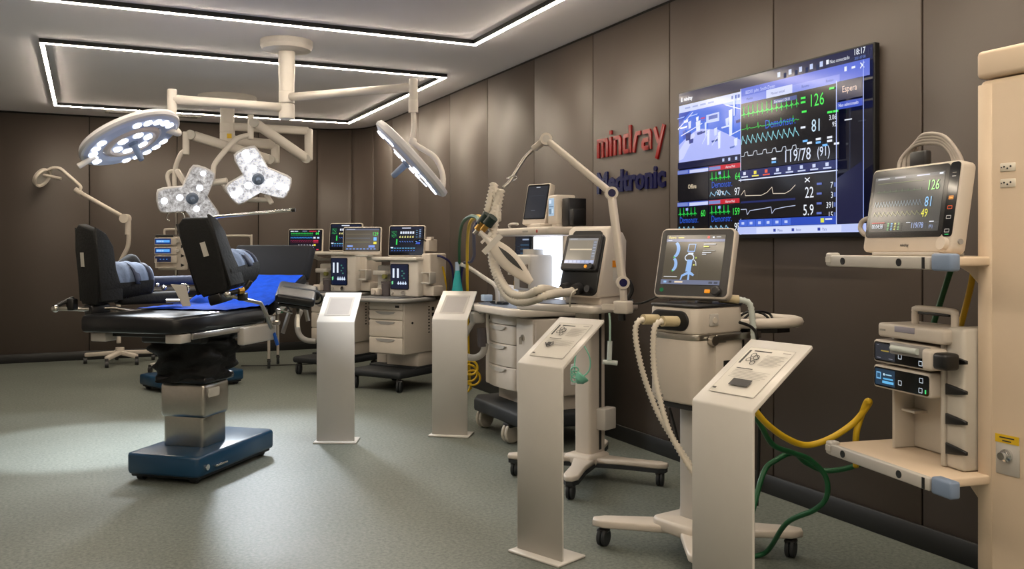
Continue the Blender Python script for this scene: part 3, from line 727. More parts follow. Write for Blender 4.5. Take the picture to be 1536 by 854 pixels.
# ================================================================== operating table (front)
TB = (.66, 6.0, 0.0); TA_ = math.radians(-40)
def base_shape(t, z1=.17):
    b = obj('base', MB().prism([(-.25, -.38), (-.22, -.41), (.22, -.41), (.25, -.38), (.25, .44), (.22, .47), (-.22, .47), (-.25, .44)], .045, z1, 'xy', .018), TEALBLUE, t)
    obj('base_skirt', MB().box((0, .03, .052), (.46, .82, .05), .006, 1), RUBBER, b)
    for x, y in ((-.18, -.34), (.18, -.34), (-.18, .40), (.18, .40)):
        obj('caster', MB().cyl((x - .02, y, .03), (x + .02, y, .03), .03, 14), RUBBER, b)
    return b
def boot(t, X, side):
    """padded leg-holder boot: local x across, y towards the knee, z up; foot plate at y=0"""
    sh = [(-.10, .02), (-.08, -.02), (.08, -.02), (.10, .02), (.12, .30), (.10, .42), (-.06, .46), (-.105, .43), (-.12, .30)]
    b = obj('leg_holder', MB().prism(sh, -.03, .03, 'xz', .012, None, X), FABRIC, t)
    def wall(sx):
        pl = [(-.02, .0), (.12, .0), (.12, .06), (.09, .18), (.08, .32), (.04, .40), (-.02, .44)]
        return MB().prism(pl, sx * .112 - .011, sx * .112 + .011, 'yz', .006, None, X)
    obj('side_wall', wall(-1), FABRIC, b); obj('side_wall', wall(1), FABRIC, b)
    def tr(i, j, R, y0, y1):
        a = PI * (1.0 + i); return X @ Vector((R * math.cos(a), y0 + (y1 - y0) * j, .10 + R * math.sin(a) * .95))
    mb = MB().grid(lambda i, j: tr(i, j, .128, .02, .32), 16, 6).grid(lambda i, j: tr(1 - i, j, .118, .02, .32), 16, 6)
    obj('calf_shell', mb, FABRIC, b)
    mb = MB()
    rf = lambda s_: .122 * (.82 + .18 * math.sin(PI * s_) + .02 * math.sin(s_ * 34))
    mb.tube([X @ Vector((0, .03 + .31 * k / 24, .085 + .015 * math.sin(PI * k / 24))) for k in range(25)], .1, 18, None, rf=rf)
    obj('blue_padding', mb, BLUEPAD, b, label='slate blue quilted padding')
    obj('strap', MB().tube([X @ Vector((.128 * math.cos(a), .22, .085 + .122 * math.sin(a))) for a in [PI * k / 12 for k in range(13)]], .02, 4, None, sq=(.004, .024)), NAVY, b)
    obj('cuff', MB().tube([X @ Vector((.10 * math.cos(a), .32, .09 + .095 * math.sin(a))) for a in [2 * PI * k / 20 for k in range(20)]], .02, 6, None, True), NAVY, b)
    obj('care_label', MB().box((side * .03, -.032, .25), (.034, .002, .085), 0, 1, None, X).box((side * .03, -.0335, .255), (.012, .001, .05), 0, 1, ORANGE, X) if False else MB().box((side * .03, -.034, .25), (.034, .004, .085), 0, 1, None, X), PAPER, b)
    obj('mount_block', MB().box((0, .02, -.05), (.09, .12, .06), .01, 2, None, X), BLACK, b)
    return b
t = thing('operating_table', 'operating table with stainless column, blue base and black leg boots', 'operating table', TB, TA_)
base_shape(t)
obj('pedal', MB().box((.262, -.2, .09), (.03, .12, .012), .004), CHROME, t)
obj('lock_knob', MB().cyl((.245, -.34, .10), (.27, -.34, .10), .018, 14), CHROME, t)
cx, cy = -.02, -.04
obj('column', MB().box((cx, cy, .30), (.29, .26, .30), .03, 3), STEEL, t)
cl = obj('column_sleeve', MB().box((cx, cy, .455), (.315, .285, .22), .03, 3), STEEL, t)
obj('rating_plate', MB().box((cx + .1585, cy - .04, .50), (.003, .12, .055)), PAPER, cl)
# crumpled bellows
def bel(i, j):
    a = 2 * PI * i; k = j
    w = .20 + .05 * k + .018 * math.sin(k * 17 + 2 * math.sin(2 * a)) + .012 * math.sin(5 * a + k * 9) + .008 * math.sin(11 * a - k * 23)
    q = 4.0
    ca, sa = math.cos(a), math.sin(a); rr = 1 / ((abs(ca) ** q + abs(sa) ** q) ** (1 / q))
    return Vector((cx + w * rr * ca * .95, cy + w * rr * sa * .85, .575 + .26 * k + .012 * math.sin(4 * a + k * 6)))
obj('bellows', MB().grid(bel, 56, 26, None, True), FABRIC, t)
obj('bellows_collar', MB().box((cx, cy, .585), (.36, .33, .045), .018, 3), VINYL, t)
obj('top_frame', MB().box((cx, .02, .86), (.42, .62, .09), .015), BLACK, t)
seat = [(-.36, -.62), (-.30, -.71), (.27, -.69), (.31, -.64), (.31, .27), (-.33, .27)]
obj('seat_mattress', MB().prism(seat, .915, 1.012, 'xy', .022), VINYL, t)
obj('seat_plate', MB().box((0, -.16, .90), (.56, .86, .03), .005), BLACK, t)
# raised back section
bX = Matrix.Translation((0, .29, .955)) @ Matrix.Rotation(math.radians(21), 4, 'X')
hX = bX @ Matrix.Translation((0, .58, .0)) @ Matrix.Rotation(math.radians(44), 4, 'X')
obj('back_mattress', MB().box((0, .29, .015), (.62, .56, .085), .025, 3, None, bX), M('charcoal_pad', (14, 12, 12), .8, 0, .08, 12, spec=.15), t)
obj('back_plate', MB().box((0, .30, -.04), (.54, .55, .025), .005, 1, None, bX), BLACK, t)
obj('head_mattress', MB().box((0, .13, .015), (.62, .26, .085), .025, 3, None, hX), M('charcoal_pad', (14, 12, 12), .8), t)
for sx in (-1, 1):
    r_ = obj('side_rail', MB().box((sx * .325, -.16, .895), (.012, .84, .034), .003), STEEL, t)
    for y in (-.5, -.1, .2): obj('rail_spacer', MB().cyl((sx * .325, y, .895), (sx * .285, y, .895), .012, 10), STEEL, r_)
    obj('back_rail', MB().bar(bX @ Vector((sx * .315, .08, -.02)), bX @ Vector((sx * .315, .56, -.02)), .012, .034), STEEL, t)
cb = obj('control_box', MB().box((.335, .10, .85), (.05, .40, .11), .012), LGREY, t)
obj('cable_lug', MB().cyl((.36, .26, .84), (.37, .29, .76), .012, 10), M('blue_lug', (20, 90, 190), .4), cb)
obj('rail_clamp', MB().box((.345, .24, .91), (.05, .06, .09), .008).cyl((.37, .24, .91), (.41, .24, .91), .016, 12), STEEL, t)
for x_ in (-.24, .25): obj('foot_bracket', MB().box((x_, -.6, .885), (.10, .10, .05), .006), LGREY, t)
# leg-holder boots and their support rods (table frame)
Ri = rotz(TA_, TB).inverted()
def loc(px, py, d): return Ri @ P(px, py, d)
bx1 = Ri @ (Matrix.Translation(P(140, 452, 5.35)) @ Matrix.Rotation(math.radians(-62), 4, 'Z') @ Matrix.Rotation(math.radians(4), 4, 'X'))
boot(t, bx1, -1)
obj('support_rod', MB().tube([loc(84, 463, 5.2), loc(125, 464, 5.3), loc(170, 462, 5.4), loc(212, 470, 5.55), loc(232, 486, 5.6)], .013, 10), STEEL, t)
obj('rod_grip', MB().tube([loc(80, 462, 5.18), loc(90, 457, 5.22), loc(104, 450, 5.25), loc(110, 448, 5.27)], .014, 10), BLACK, t)
obj('rod_knob', MB().ball(loc(83, 463, 5.19), .022), STEEL, t)
obj('swivel_block', MB().box(loc(108, 457, 5.25), (.05, .05, .07), .01), BLACK, t)
bx2 = Ri @ (Matrix.Translation(P(324, 436, 5.30)) @ Matrix.Rotation(math.radians(-44), 4, 'Z') @ Matrix.Rotation(math.radians(-14), 4, 'Y') @ Matrix.Rotation(math.radians(8), 4, 'X'))
boot(t, bx2, 1)
obj('support_rod', MB().tube([loc(338, 442, 5.25), loc(362, 448, 5.35), loc(391, 455, 5.45), loc(398, 468, 5.5), loc(407, 492, 5.55)], .012, 10), STEEL, t)
obj('rod_knob', MB().ball(loc(341, 442, 5.23), .02), STEEL, t)
obj('locking_lever', MB().tube(cr([loc(345, 440, 5.26), loc(362, 436, 5.3), loc(370, 430, 5.31), loc(376, 421, 5.32)], 4), .016, 10).box(loc(364, 445, 5.33), (.05, .05, .05), .01), BLACK, t)
obj('lever_spring', MB().cyl(loc(358, 437, 5.27), loc(366, 436, 5.29), .018, 12), BRASS, t)
# upright black cushion and dark pads between the boots
obj('knee_pad', MB().box((0, 0, 0), (.10, .28, .13), .05, 4, None, Ri @ (Matrix.Translation(P(182, 408, 5.75)) @ Matrix.Rotation(math.radians(-62), 4, 'Z') @ Matrix.Rotation(math.radians(35), 4, 'X'))), FABRIC, t)
obj('arm_strap_pad', MB().box((0, 0, 0), (.13, .34, .06), .025, 3, None, Ri @ (Matrix.Translation(P(258, 421, 6.0)) @ Matrix.Rotation(math.radians(-75), 4, 'Z'))), NAVY, t)
obj('arm_strap_pad', MB().box((0, 0, 0), (.12, .42, .07), .025, 3, None, Ri @ (Matrix.Translation(P(225, 447, 5.6)) @ Matrix.Rotation(math.radians(-70), 4, 'Z'))), FABRIC, t)
pl = obj('printed_tag', MB().prism([(-.05, .07), (.045, .062), (.075, -.06), (.025, -.062), (-.02, .03)], -.002, .002, 'xz', 0, None, Ri @ (Matrix.Translation(P(268, 444, 5.35)) @ Matrix.Rotation(-YAW - .1, 4, 'Z'))), PAPER, t)
obj('pulley', MB().ring(loc(276, 434, 5.5), (Ri.to_3x3() @ FV), .03, .006).cyl(loc(250, 452, 5.5), loc(283, 452, 5.5), .012).ball(loc(246, 432, 5.5), .016).ball(loc(236, 428, 5.5), .012), CHROME, t)
# anaesthesia screen bar
obj('screen_bar', MB().tube(cr([loc(315, 345, 5.5), loc(315, 331, 5.5), loc(318, 327, 5.49), loc(326, 325, 5.49)], 3) + [loc(440, 315, 5.4)], .010, 10), CHROME, t)
obj('bar_cap', MB().cyl(loc(438, 315.3, 5.4), loc(443, 314.8, 5.4), .012, 12), BLACK, t)
# padded arm board on the right
aX = Ri @ (Matrix.Translation(P(445, 441, 5.85)) @ Matrix.Rotation(math.radians(-14), 4, 'Z') @ Matrix.Rotation(math.radians(9), 4, 'Y') @ Matrix.Rotation(math.radians(12), 4, 'X'))
ab = obj('arm_board', MB().box((0, 0, 0), (.25, .36, .06), .022, 3, None, aX), VINYL, t)
obj('board_strap', MB().box((.02, .03, .002), (.256, .05, .066), .02, 2, None, aX), FABRIC, ab)
obj('strap_loop', MB().ring(aX @ Vector((.13, .03, -.02)), aX.to_3x3() @ Vector((0, 1, 0)), .035, .007), FABRIC, ab)
obj('board_plate', MB().box((0, 0, -.045), (.2, .3, .02), .004, 1, None, aX), BLACK, ab)
obj('board_bracket', MB().bar(loc(447, 455, 5.85), loc(447, 492, 5.8), .02, .03).bar(loc(436, 462, 5.8), loc(424, 500, 5.75), .02, .02).bar(loc(457, 458, 5.85), loc(462, 482, 5.85), .02, .02).tube([loc(415, 464, 5.7), loc(438, 470, 5.7), loc(431, 461, 5.75)], .006, 6), STEEL, ab)

# blue drape lying on the seat and up the back section
DR = M('bright_blue_drape', (8, 50, 138), .9, 0, .4, 22, .35, spec=.08)
def dr(i, j):
    x = -.315 + .63 * i; s_ = -.22 + 1.02 * j
    if s_ < .29: p = Vector((x, s_, 1.016))
    else: p = bX @ Vector((x, s_ - .29, .062))
    p.z += .004 * math.sin(x * 40 + s_ * 23) * math.sin(s_ * 31) + .006
    if s_ > .24 and s_ < .29: p.z += .004
    return p
def drape_mesh():
    mb = MB().grid(lambda i, j: rotz(TA_, TB) @ dr(i, j), 20, 30)
    mb.grid(lambda i, j: rotz(TA_, TB) @ (dr(1 - i, j) - Vector((0, 0, .003))), 20, 30)
    return mb
dd = single('blue_drape', drape_mesh(), DR, 'bright blue cloth spread over the operating table seat and back', 'drape')

# ================================================================== second operating table, far behind
c2 = WXY(285, 9.05)
t = thing('operating_table', 'dark padded table with blue base standing far behind the front operating table', 'operating table', (c2[0], c2[1], 0), math.radians(-66))
base_shape(t, .15)
obj('column', MB().box((0, 0, .5), (.26, .24, .76), .03), STEEL, t)
obj('mattress', MB().box((0, .05, .955), (.52, 1.1, .09), .025, 3), VINYL, t)
obj('top_frame', MB().box((0, .05, .895), (.46, .9, .04), .006), BLACK, t)
obj('headrest', MB().box((0, -.58, .965), (.26, .2, .09), .03, 3), VINYL, t)
for sx in (-1, 1): obj('side_rail', MB().box((sx * .28, .05, .90), (.012, .9, .03), .003), STEEL, t)
# ================================================================== anaesthesia machines
def caster(parent, x, y, R=.055, wd=.045, a=0.0, mat=None, name='caster'):
    X = Matrix.Translation((x, y, 0)) @ Matrix.Rotation(a, 4, 'Z')
    c = obj(name, MB().cyl((0, 0, R * 1.2), (0, 0, R * 2.25), .018, 10, None, X).box((0, .0, R * 1.75), (wd + .014, R * 1.3, R * .5), .012, 2, None, X), DARK, parent)
    for sx in (-1, 1):
        obj('wheel', MB().lathe([(0, -wd * .22), (R * .92, -wd * .22), (R, -wd * .12), (R, wd * .12), (R * .92, wd * .22), (0, wd * .22)], (sx * wd * .28, .0, R), (1, 0, 0), 20, None, X), mat or RUBBER, c)
    return c
def p_vent(s):
    s.rect(0, 0, 1, 1, (8, 14, 30)); s.rect(0, 0, 1, .07, (16, 26, 56)); s.rect(.35, .015, .62, .05, (225, 232, 245))
    for i in range(6): s.rect(.30 + i * .075, .17, .355 + i * .075, .26, (222, 230, 245))
    for i in range(6): s.rect(.28 + i * .08, .36, .32 + i * .08, .42, (228, 220, 140)); s.rect(.30 + i * .08, .34, .315 + i * .08, .36, (228, 220, 140))
    for i in range(5): s.rect(.03, .16 + i * .055, .20, .175 + i * .055, (40, 130, 80)); s.rect(.06 + .04 * (i % 3), .19 + i * .05, .09 + .04 * (i % 3), .21 + i * .05, (60, 180, 90))
    s.rect(.19, .48, .23, .70, (60, 220, 90))
    for i in range(6): s.line([(.3 + i * .075, .56), (.34 + i * .075, .60)], .02, (90, 130, 220))
    for i in range(9): s.rect(.05 + i * .085, .82, .11 + i * .085, .86, (90, 160, 200)); s.rect(.06 + i * .085, .92, .10 + i * .085, .955, (70, 110, 190))
    for i in range(7): s.rect(.80, .12 + i * .09, .85, .14 + i * .09, (110, 170, 220)); s.rect(.90, .10 + i * .07, .95, .13 + i * .07, (140, 170, 210))
    s.rect(.04, .80, .12, .84, WH); s.rect(.82, .60, .94, .68, (50, 80, 190))
def p_dark(s):
    s.rect(0, 0, 1, 1, (6, 8, 24)); s.rect(.02, .02, .12, .06, WH); s.rect(.14, .02, .26, .06, (200, 210, 235)); s.rect(.4, .02, .55, .05, (150, 165, 200)); s.rect(.62, .02, .85, .06, (200, 40, 70)); s.rect(.9, .02, .96, .05, WH)
    s.line(ecg(.03, .74, .16, .06, 14), .014, (40, 200, 80)); s.line(ecg(.03, .74, .24, .03, 14), .012, (40, 170, 80))
    s.line(pleth(.03, .74, .40, .07, 14), .016, (60, 150, 230)); s.line(pleth(.03, .74, .55, .05, 10), .014, (190, 40, 90)); s.line([(.03, .62), (.74, .62)], .008, (150, 30, 70))
    s.text('64', .93, .22, .14, GN, 'r', bold=.02); s.rect(.76, .33, .83, .41, WH); s.rect(.88, .33, .95, .41, (190, 220, 250)); s.rect(.76, .48, .92, .56, (200, 40, 70)); s.rect(.76, .60, .92, .64, (170, 40, 80))
    for i in range(6): s.rect(.28 + i * .09, .72, .32 + i * .09, .77, (225, 225, 240))
    s.rect(.78, .69, .84, .77, YL); s.rect(.3, .84, .38, .9, WH); s.rect(.40, .84, .46, .9, (210, 50, 70)); s.rect(.62, .84, .78, .89, (160, 180, 220))
    for i in range(8): s.rect(.03 + i * .12, .94, .10 + i * .12, .98, [(150, 190, 240), (220, 60, 80), WH][i % 3])
def p_grey(s, big='129', m='81', lo='49', clk=''):  # grey ground paints the room's reflection on the glass into the screen colour
    s.rect(0, 0, 1, 1, (74, 72, 68)); s.rect(.0, .0, 1, .06, (92, 92, 96)); s.rect(.04, .02, .22, .04, (190, 190, 195)); s.rect(.30, .02, .46, .04, (170, 170, 180)); s.rect(.62, .02, .8, .04, (200, 205, 225)); s.rect(.93, .015, .98, .045, WH)
    s.line([(.05, .12), (.72, .12)], .008, (120, 130, 90))
    s.line(ecg(.04, .74, .28, .04, 8), .006, (104, 124, 96)); s.line(pleth(.04, .74, .55, .10, 16), .007, (124, 144, 160)); s.line(pleth(.04, .74, .72, .08, 10), .007, (140, 140, 96))
    s.text(big, .95, .30, .17, (150, 240, 130), 'r'); s.text(m, .87, .58, .17, (150, 205, 250), 'r'); s.text(lo, .84, .76, .14, (235, 230, 80), 'r')
    s.rect(.04, .83, .24, .845, (180, 60, 60)); s.text(clk or '00:04:58', .05, .94, .075, (205, 215, 235), wmax=.17)
    for i in range(4):
        for k in range(5): s.rect(.29 + i * .055, .85 + k * .028, .315 + i * .055, .862 + k * .028, [(110, 200, 120), (120, 190, 240), (220, 220, 110), (150, 200, 140)][i])
    s.text('119/78', .66, .95, .095, (170, 190, 240), wmax=.2); s.text('(91)', .90, .95, .05, (170, 190, 240)); s.rect(.58, .845, .64, .86, (190, 195, 210)); s.rect(.9, .84, .96, .855, WH)
def p_grey2(s):  # brownish grey ground stands in for reflections on this screen
    s.rect(0, 0, 1, 1, (88, 80, 68)); s.rect(0, 0, 1, .07, (96, 100, 118)); s.rect(.05, .015, .3, .05, (160, 165, 185))
    for i, c in enumerate(((120, 110, 90), (104, 114, 128), (128, 122, 80))): s.line([(.03, .25 + i * .18), (.74, .25 + i * .18)], .02, c)
    s.text('129', .97, .32, .16, GN, 'r'); s.rect(.84, .40, .93, .55, BLs); s.rect(.84, .60, .93, .70, YL)
    s.rect(.08, .76, .24, .84, (130, 160, 230)); s.rect(.70, .76, .88, .86, (120, 150, 230))
    for i in range(9): s.rect(.05 + i * .10, .89, .11 + i * .10, .95, (110, 140, 200))
def drawer(parent, x0, x1, z0, z1, y, hmat=None, curve=None):
    w = x1 - x0; cx = (x0 + x1) / 2
    if curve:
        n = 10; pts = [(x0 + w * k / n, y - curve(x0 + w * k / n)) for k in range(n + 1)]
        d = obj('drawer', MB().prism(pts + [(x1, y + .03), (x0, y + .03)], z0, z1, 'xy', .004), CREAM, parent)
    else:
        d = obj('drawer', MB().box((cx, y + .01, (z0 + z1) / 2), (w, .03, z1 - z0), .006), CREAM, parent)
    yy = y - (curve(cx) if curve else .005)
    hw = w * .30
    pts = [(cx - hw, z1 - .012), (cx + hw, z1 - .012), (cx + hw * .8, z1 - .03), (cx + hw * .4, z1 - .04), (cx - hw * .4, z1 - .04), (cx - hw * .8, z1 - .03)]
    obj('recessed_pull', MB().prism(pts, yy - .006, yy + .01, 'xz', 0), hmat or GREYP, d)
    return d
def machine(label, loc, a, pm, bag=False, dz=0.0, vm_yaw=18):
    t = thing('anaesthesia_machine', label, 'anaesthesia machine', (loc[0], loc[1], 0), a, 'anaesthesia machines with twin monitors')
    b = obj('base', MB().box((0, -.02, .165), (.66, .74, .07), .03, 3).box((0, .1, .205), (.6, .4, .03), .01), RUBBER, t)
    for x in (-.28, .28):
        for y in (-.33, .28): caster(t, x, y, .06, .05, .5)
    obj('rear_leg', MB().box((.09, .12, .285), (.40, .34, .15), .01), CREAM, t)
    cab = obj('cabinet', MB().box((.095, 0, .61), (.43, .60, .51), .012), CREAM, t)
    st = obj('control_strip', MB().box((.095, -.305, .825), (.42, .02, .07), .006), CREAM, cab)
    obj('badge', MB().box((.24, -.3155, .825), (.05, .003, .022), .0), BLACK, cab)
    for z0, z1 in ((.695, .785), (.525, .688), (.365, .518)): drawer(cab, -.113, .303, z0, z1, -.312)
    for k in range(9): obj('vent_slot', MB().box((.311, .10, .55 + k * .032), (.004, .022, .012)), BLACK, cab)
    for k in range(5): obj('side_socket', MB().box((.312, .165, .55 + k * .058), (.008, .035, .036), .003), BLACK, cab)
    obj('lock', MB().cyl((.309, -.17, .66), (.316, -.17, .66), .012, 12), BLACK, cab)
    obj('left_upright', MB().box((-.245, .16, .53), (.13, .26, .68), .012), CREAM, t)
    w = obj('worktop', MB().prism(rrect(-.33, -.40, .35, .30, .05), .872, .905, 'xy', .006), DARK, t)
    obj('front_rail', MB().tube(cr([(-.33, -.36, .888), (-.20, -.415, .888), (.0, -.43, .888), (.2, -.425, .888), (.34, -.38, .888), (.375, -.25, .888), (.375, .1, .888)], 4), .02, 10), GREYP, w)
    obj('worktop_inlay', MB().box((-.05, -.17, .907), (.5, .36, .006), .002, 1), M('slate_mat', (92, 94, 100), .4), w)
    h = obj('flow_housing', MB().box((.13, .1, 1.09 + dz / 2), (.36, .36, .37 + dz), .02, 3), WHITE, t)
    pn = obj('flow_panel', MB().prism(rrect(-.03, .98, .20, 1.235 + dz, .015), -.09, -.078, 'xz', 0), GLASSB, h)
    s = Screen(.215, .24 + dz, x0=-.022, z0=.988, y=-.0905)
    s.rect(0, 0, 1, 1, (8, 20, 48)); s.rect(.10, .16, .21, .55, (225, 235, 250)); s.rect(.36, .16, .47, .55, (225, 235, 250))
    for k in range(4): s.rect(.62 + .1 * (k % 2), .24 + .1 * k, .72 + .1 * (k % 2), .29 + .1 * k, (60, 120, 110))
    s.poly([(.04, .72), (.14, .68), (.14, .8), (.06, .84)], (120, 220, 150))
    for k in range(4): s.poly([(.38 + .14 * k, .80), (.45 + .14 * k, .68), (.52 + .14 * k, .8), (.45 + .14 * k, .84)], (210, 225, 245))
    obj('flow_display', s.mb, None, h, fix=False)
    obj('dial', MB().cyl((.14, -.078, .945), (.14, -.105, .945), .024, 18), CHROME, h); obj('dial', MB().cyl((-.01, -.078, .945), (-.01, -.095, .945), .016, 16), LGREY, h)
    bk = obj('breathing_block', MB().box((-.17, .16, 1.06), (.28, .24, .31), .015), LGREY, t)
    jar = obj('suction_jar', MB().lathe([(0, 0), (.05, 0), (.052, .01), (.052, .12), (.056, .125), (.056, .145), (0, .15)], (-.13, -.03, .91), (0, 0, 1), 20), M('smoky_clear_plastic', (110, 104, 108), .15, 0, .1, 18, 0, 0, .35), t)
    obj('gauge', MB().cyl((-.24, .03, .98), (-.24, .0, .98), .035, 18), WHITE, bk); obj('gauge', MB().cyl((-.09, .03, 1.15), (-.09, .0, 1.15), .03, 18), WHITE, bk)
    obj('valve_block', MB().box((-.2, -.02, 1.14), (.16, .10, .05), .01), LGREY, bk); obj('yellow_dial', MB().cyl((-.13, -.04, 1.105), (-.13, -.075, 1.105), .024, 14), M('olive_plastic', (120, 118, 60), .5), bk)
    obj('manifold', MB().box((-.2, -.10, .95), (.10, .08, .07), .012).cyl((-.2, -.14, .95), (-.2, -.16, .95), .026, 14), CREAM, bk)
    obj('shelf_hood', MB().box((0, .08, 1.285 + dz), (.64, .40, .035), .012), WHITE, t)
    obj('side_tower', MB().box((.345, .14, 1.13), (.11, .28, .42), .018, 3), CREAM, t)
    obj('side_hook', MB().box((.40, -.03, 1.05), (.10, .10, .018), .004).box((.45, -.03, 1.10), (.014, .10, .11), .004).box((.40, -.03, 1.15), (.10, .10, .014), .004), LGREY, t)
    obj('side_pocket', MB().box((.40, .06, .97), (.12, .16, .10), .01), CREAM, t)
    X = Matrix.Translation((.11, -.02, 1.31 + dz)) @ Matrix.Rotation(math.radians(vm_yaw), 4, 'Z') @ Matrix.Rotation(math.radians(-8), 4, 'X')
    monitor(t, .385, .315, .04, X, p_vent, None, (.02, .02, .02, .04), None, .02, None, 'ventilator_monitor', .03)
    obj('monitor_neck', MB().box((.12, .05, 1.31 + dz), (.12, .08, .06), .01), LGREY, t)
    X = Matrix.Translation((-.34, -.17, 1.325)) @ Matrix.Rotation(math.radians(vm_yaw + 6), 4, 'Z') @ Matrix.Rotation(math.radians(-6), 4, 'X')
    monitor(t, .40, .285, .04, X, pm, None, (.02, .02, .018, .042), None, .018, .035, 'patient_monitor', .03)
    obj('monitor_arm', MB().tube([(-.20, .1, 1.27), (-.34, .06, 1.27), (-.37, -.10, 1.33)], .02, 10).box((-.34, -.13, 1.315), (.2, .12, .02), .005), LGREY, t)
    obj('gas_module', MB().box((.27, .14, 1.42 + dz), (.13, .14, .12), .008).box((.31, .12, 1.49 + dz), (.06, .05, .03), .004), CREAM, t)
    obj('module_lead', MB().tube(cr([(.22, .05, 1.40 + dz), (.20, .0, 1.46 + dz), (.25, .02, 1.49 + dz), (.3, .08, 1.46 + dz)], 5), .007, 8), BLACK, t)
    if bag:
        obj('bag_arm', MB().tube(cr([(-.21, -.30, .905), (-.21, -.30, .99), (-.25, -.32, 1.06), (-.36, -.37, 1.17), (-.42, -.40, 1.19), (-.46, -.42, 1.18), (-.47, -.43, 1.14)], 5), .014, 10), LGREY, t)
        obj('breathing_bag', MB().tube([(-.47, -.43, 1.14 - .46 * k / 16) for k in range(17)], .06, 18, None, rf=lambda q: .018 + .078 * math.sin(min(1, q * 1.15 + .03) * PI * .5) ** .8 * (1 - .75 * max(0, q - .55) ** 1.2 / .4)), BAGG, t, label='sea green breathing bag')
        obj('bag_neck', MB().cyl((-.47, -.43, 1.165), (-.47, -.43, 1.11), .022, 14), LGREY, t)
    return t
machine('anaesthesia machine with three cream drawers and grey screened monitor behind first stand', (2.85, 8.72), math.radians(-57), p_grey2, False, .0)
machine('farthest anaesthesia machine, with sea green breathing bag beside the table arm board', (2.55, 9.95), math.radians(-55), p_dark, True, .05)
# corrugated hoses beside the far machine's bag
single('breathing_hose', MB().tube(cr([P(452, 465, 9.6), P(446, 480, 9.6), P(448, 500, 9.6), P(458, 510, 9.6), P(474, 512, 9.6)], 8), .03, 12), GREYP, 'grey hose looping below the arm board by farthest anaesthesia machine', 'hose')

# ------------------------------------------------------------------ taller machine by the right wall
t = thing('anaesthesia_machine', 'tall anaesthesia machine with lit alcove, curved drawers and small upright monitor', 'anaesthesia machine', (3.1, 5.95, 0), -PI / 2)
obj('base', MB().prism([(-.54, -.34), (-.40, -.42), (.34, -.42), (.46, -.32), (.50, .24), (-.54, .24)], .15, .25, 'xy', .02), RUBBER, t)
CW = M('pale_wheel', (190, 184, 172), .5)
for x, y in ((-.47, -.30), (.13, -.36), (-.46, .17), (.42, .17)): caster(t, x, y, .075, .06, .35, CW)
cv = lambda x: .035 * (1 - ((x + .115) / .245) ** 2) + .02
cab = obj('cabinet', MB().box((-.03, -.05, .625), (.86, .50, .55), .012).box((-.02, -.02, .30), (.74, .40, .12), .01), CREAM, t)
for z0, z1 in ((.365, .525), (.53, .69), (.695, .83)): drawer(cab, -.35, .12, z0, z1, -.30, LGREY, cv)
n = 10; pts = [(-.35 + .47 * k / n, -.30 - cv(-.35 + .47 * k / n)) for k in range(n + 1)]
st = obj('control_strip', MB().prism(pts + [(.12, -.27), (-.35, -.27)], .835, .90, 'xy', .004), CREAM, cab)
obj('switch', MB().box((-.30, -.333, .868), (.02, .012, .03), .003), BLACK, st)
dr_ = obj('door', MB().box((.26, -.305, .63), (.265, .02, .53), .006), CREAM, cab)
obj('lock', MB().cyl((.24, -.314, .76), (.24, -.325, .76), .022, 16), STEEL, dr_); obj('key', MB().box((.24, -.335, .74), (.008, .02, .05)), STEEL, dr_)
wt = obj('worktop', MB().prism([(-.52, .2), (-.54, -.30), (-.48, -.42), (-.30, -.46), (.24, -.46), (.40, -.40), (.42, .2)], .915, .968, 'xy', .012), CREAM, t)
obj('worktop_mat', MB().prism([(-.47, .10), (-.49, -.28), (-.44, -.37), (-.28, -.41), (.22, -.41), (.36, -.36), (.37, .10)], .968, .972, 'xy', 0), M('blue_grey_mat', (120, 134, 156), .3), wt)
obj('back_panel', MB().box((-.10, .10, 1.23), (.92, .15, .55), .012), CREAM, t)
s = Screen(.25, .36, x0=-.55, z0=1.12, y=.005)
s.rect(0, 0, 1, 1, (14, 24, 38)); s.rect(.5, .04, .95, .07, (150, 165, 190))
for k in range(7): s.rect(.35, .16 + .09 * k, .95, .185 + .09 * k, (50, 84, 110)); s.rect(.1, .2 + .09 * k, .3, .21 + .09 * k, (40, 62, 80))
obj('side_display', MB().box((-.425, .012, 1.30), (.28, .012, .40), .004), GLASSB, t)
obj('display_image', s.mb, None, t, fix=False)
# lit alcove
obj('alcove_light', MB().box((.03, .022, 1.25), (.58, .008, .46), .003, 1), E((226, 236, 255), 3.0), t)
obj('alcove_side', MB().box((.345, .0, 1.23), (.03, .10, .50), .006), CREAM, t)
v = obj('vaporizer', MB().box((.05, -.14, 1.215), (.26, .20, .26), .02, 3), LGREY, t)
obj('vaporizer_dial', MB().cyl((.05, -.14, 1.345), (.05, -.14, 1.385), .075, 24), LGREY, v)
obj('vaporizer_window', MB().box((.10, -.242, 1.19), (.13, .006, .17), .002, 1), M('brown_window', (96, 84, 74), .4), v)
obj('warning_sticker', MB().box((-.06, -.242, 1.30), (.035, .004, .035)), YEL, v); obj('warning_sticker', MB().box((-.085, -.20, 1.12), (.012, .06, .06)), YEL, v)
obj('tag_card', MB().box((-.10, -.262, 1.22), (.05, .003, .05)), PAPER, v)
obj('absorber', MB().lathe([(0, 0), (.07, 0), (.075, .02), (.075, .10), (.06, .13), (0, .14)], (-.33, -.16, .972), (0, 0, 1), 22), LGREY, t)
obj('vent_slots', MB().box((-.20, -.30, .985), (.24, .05, .02), .004), BLACK, t)
sh = obj('top_shelf', MB().box((-.10, .01, 1.515), (.94, .38, .06), .018, 3), CREAM, t)
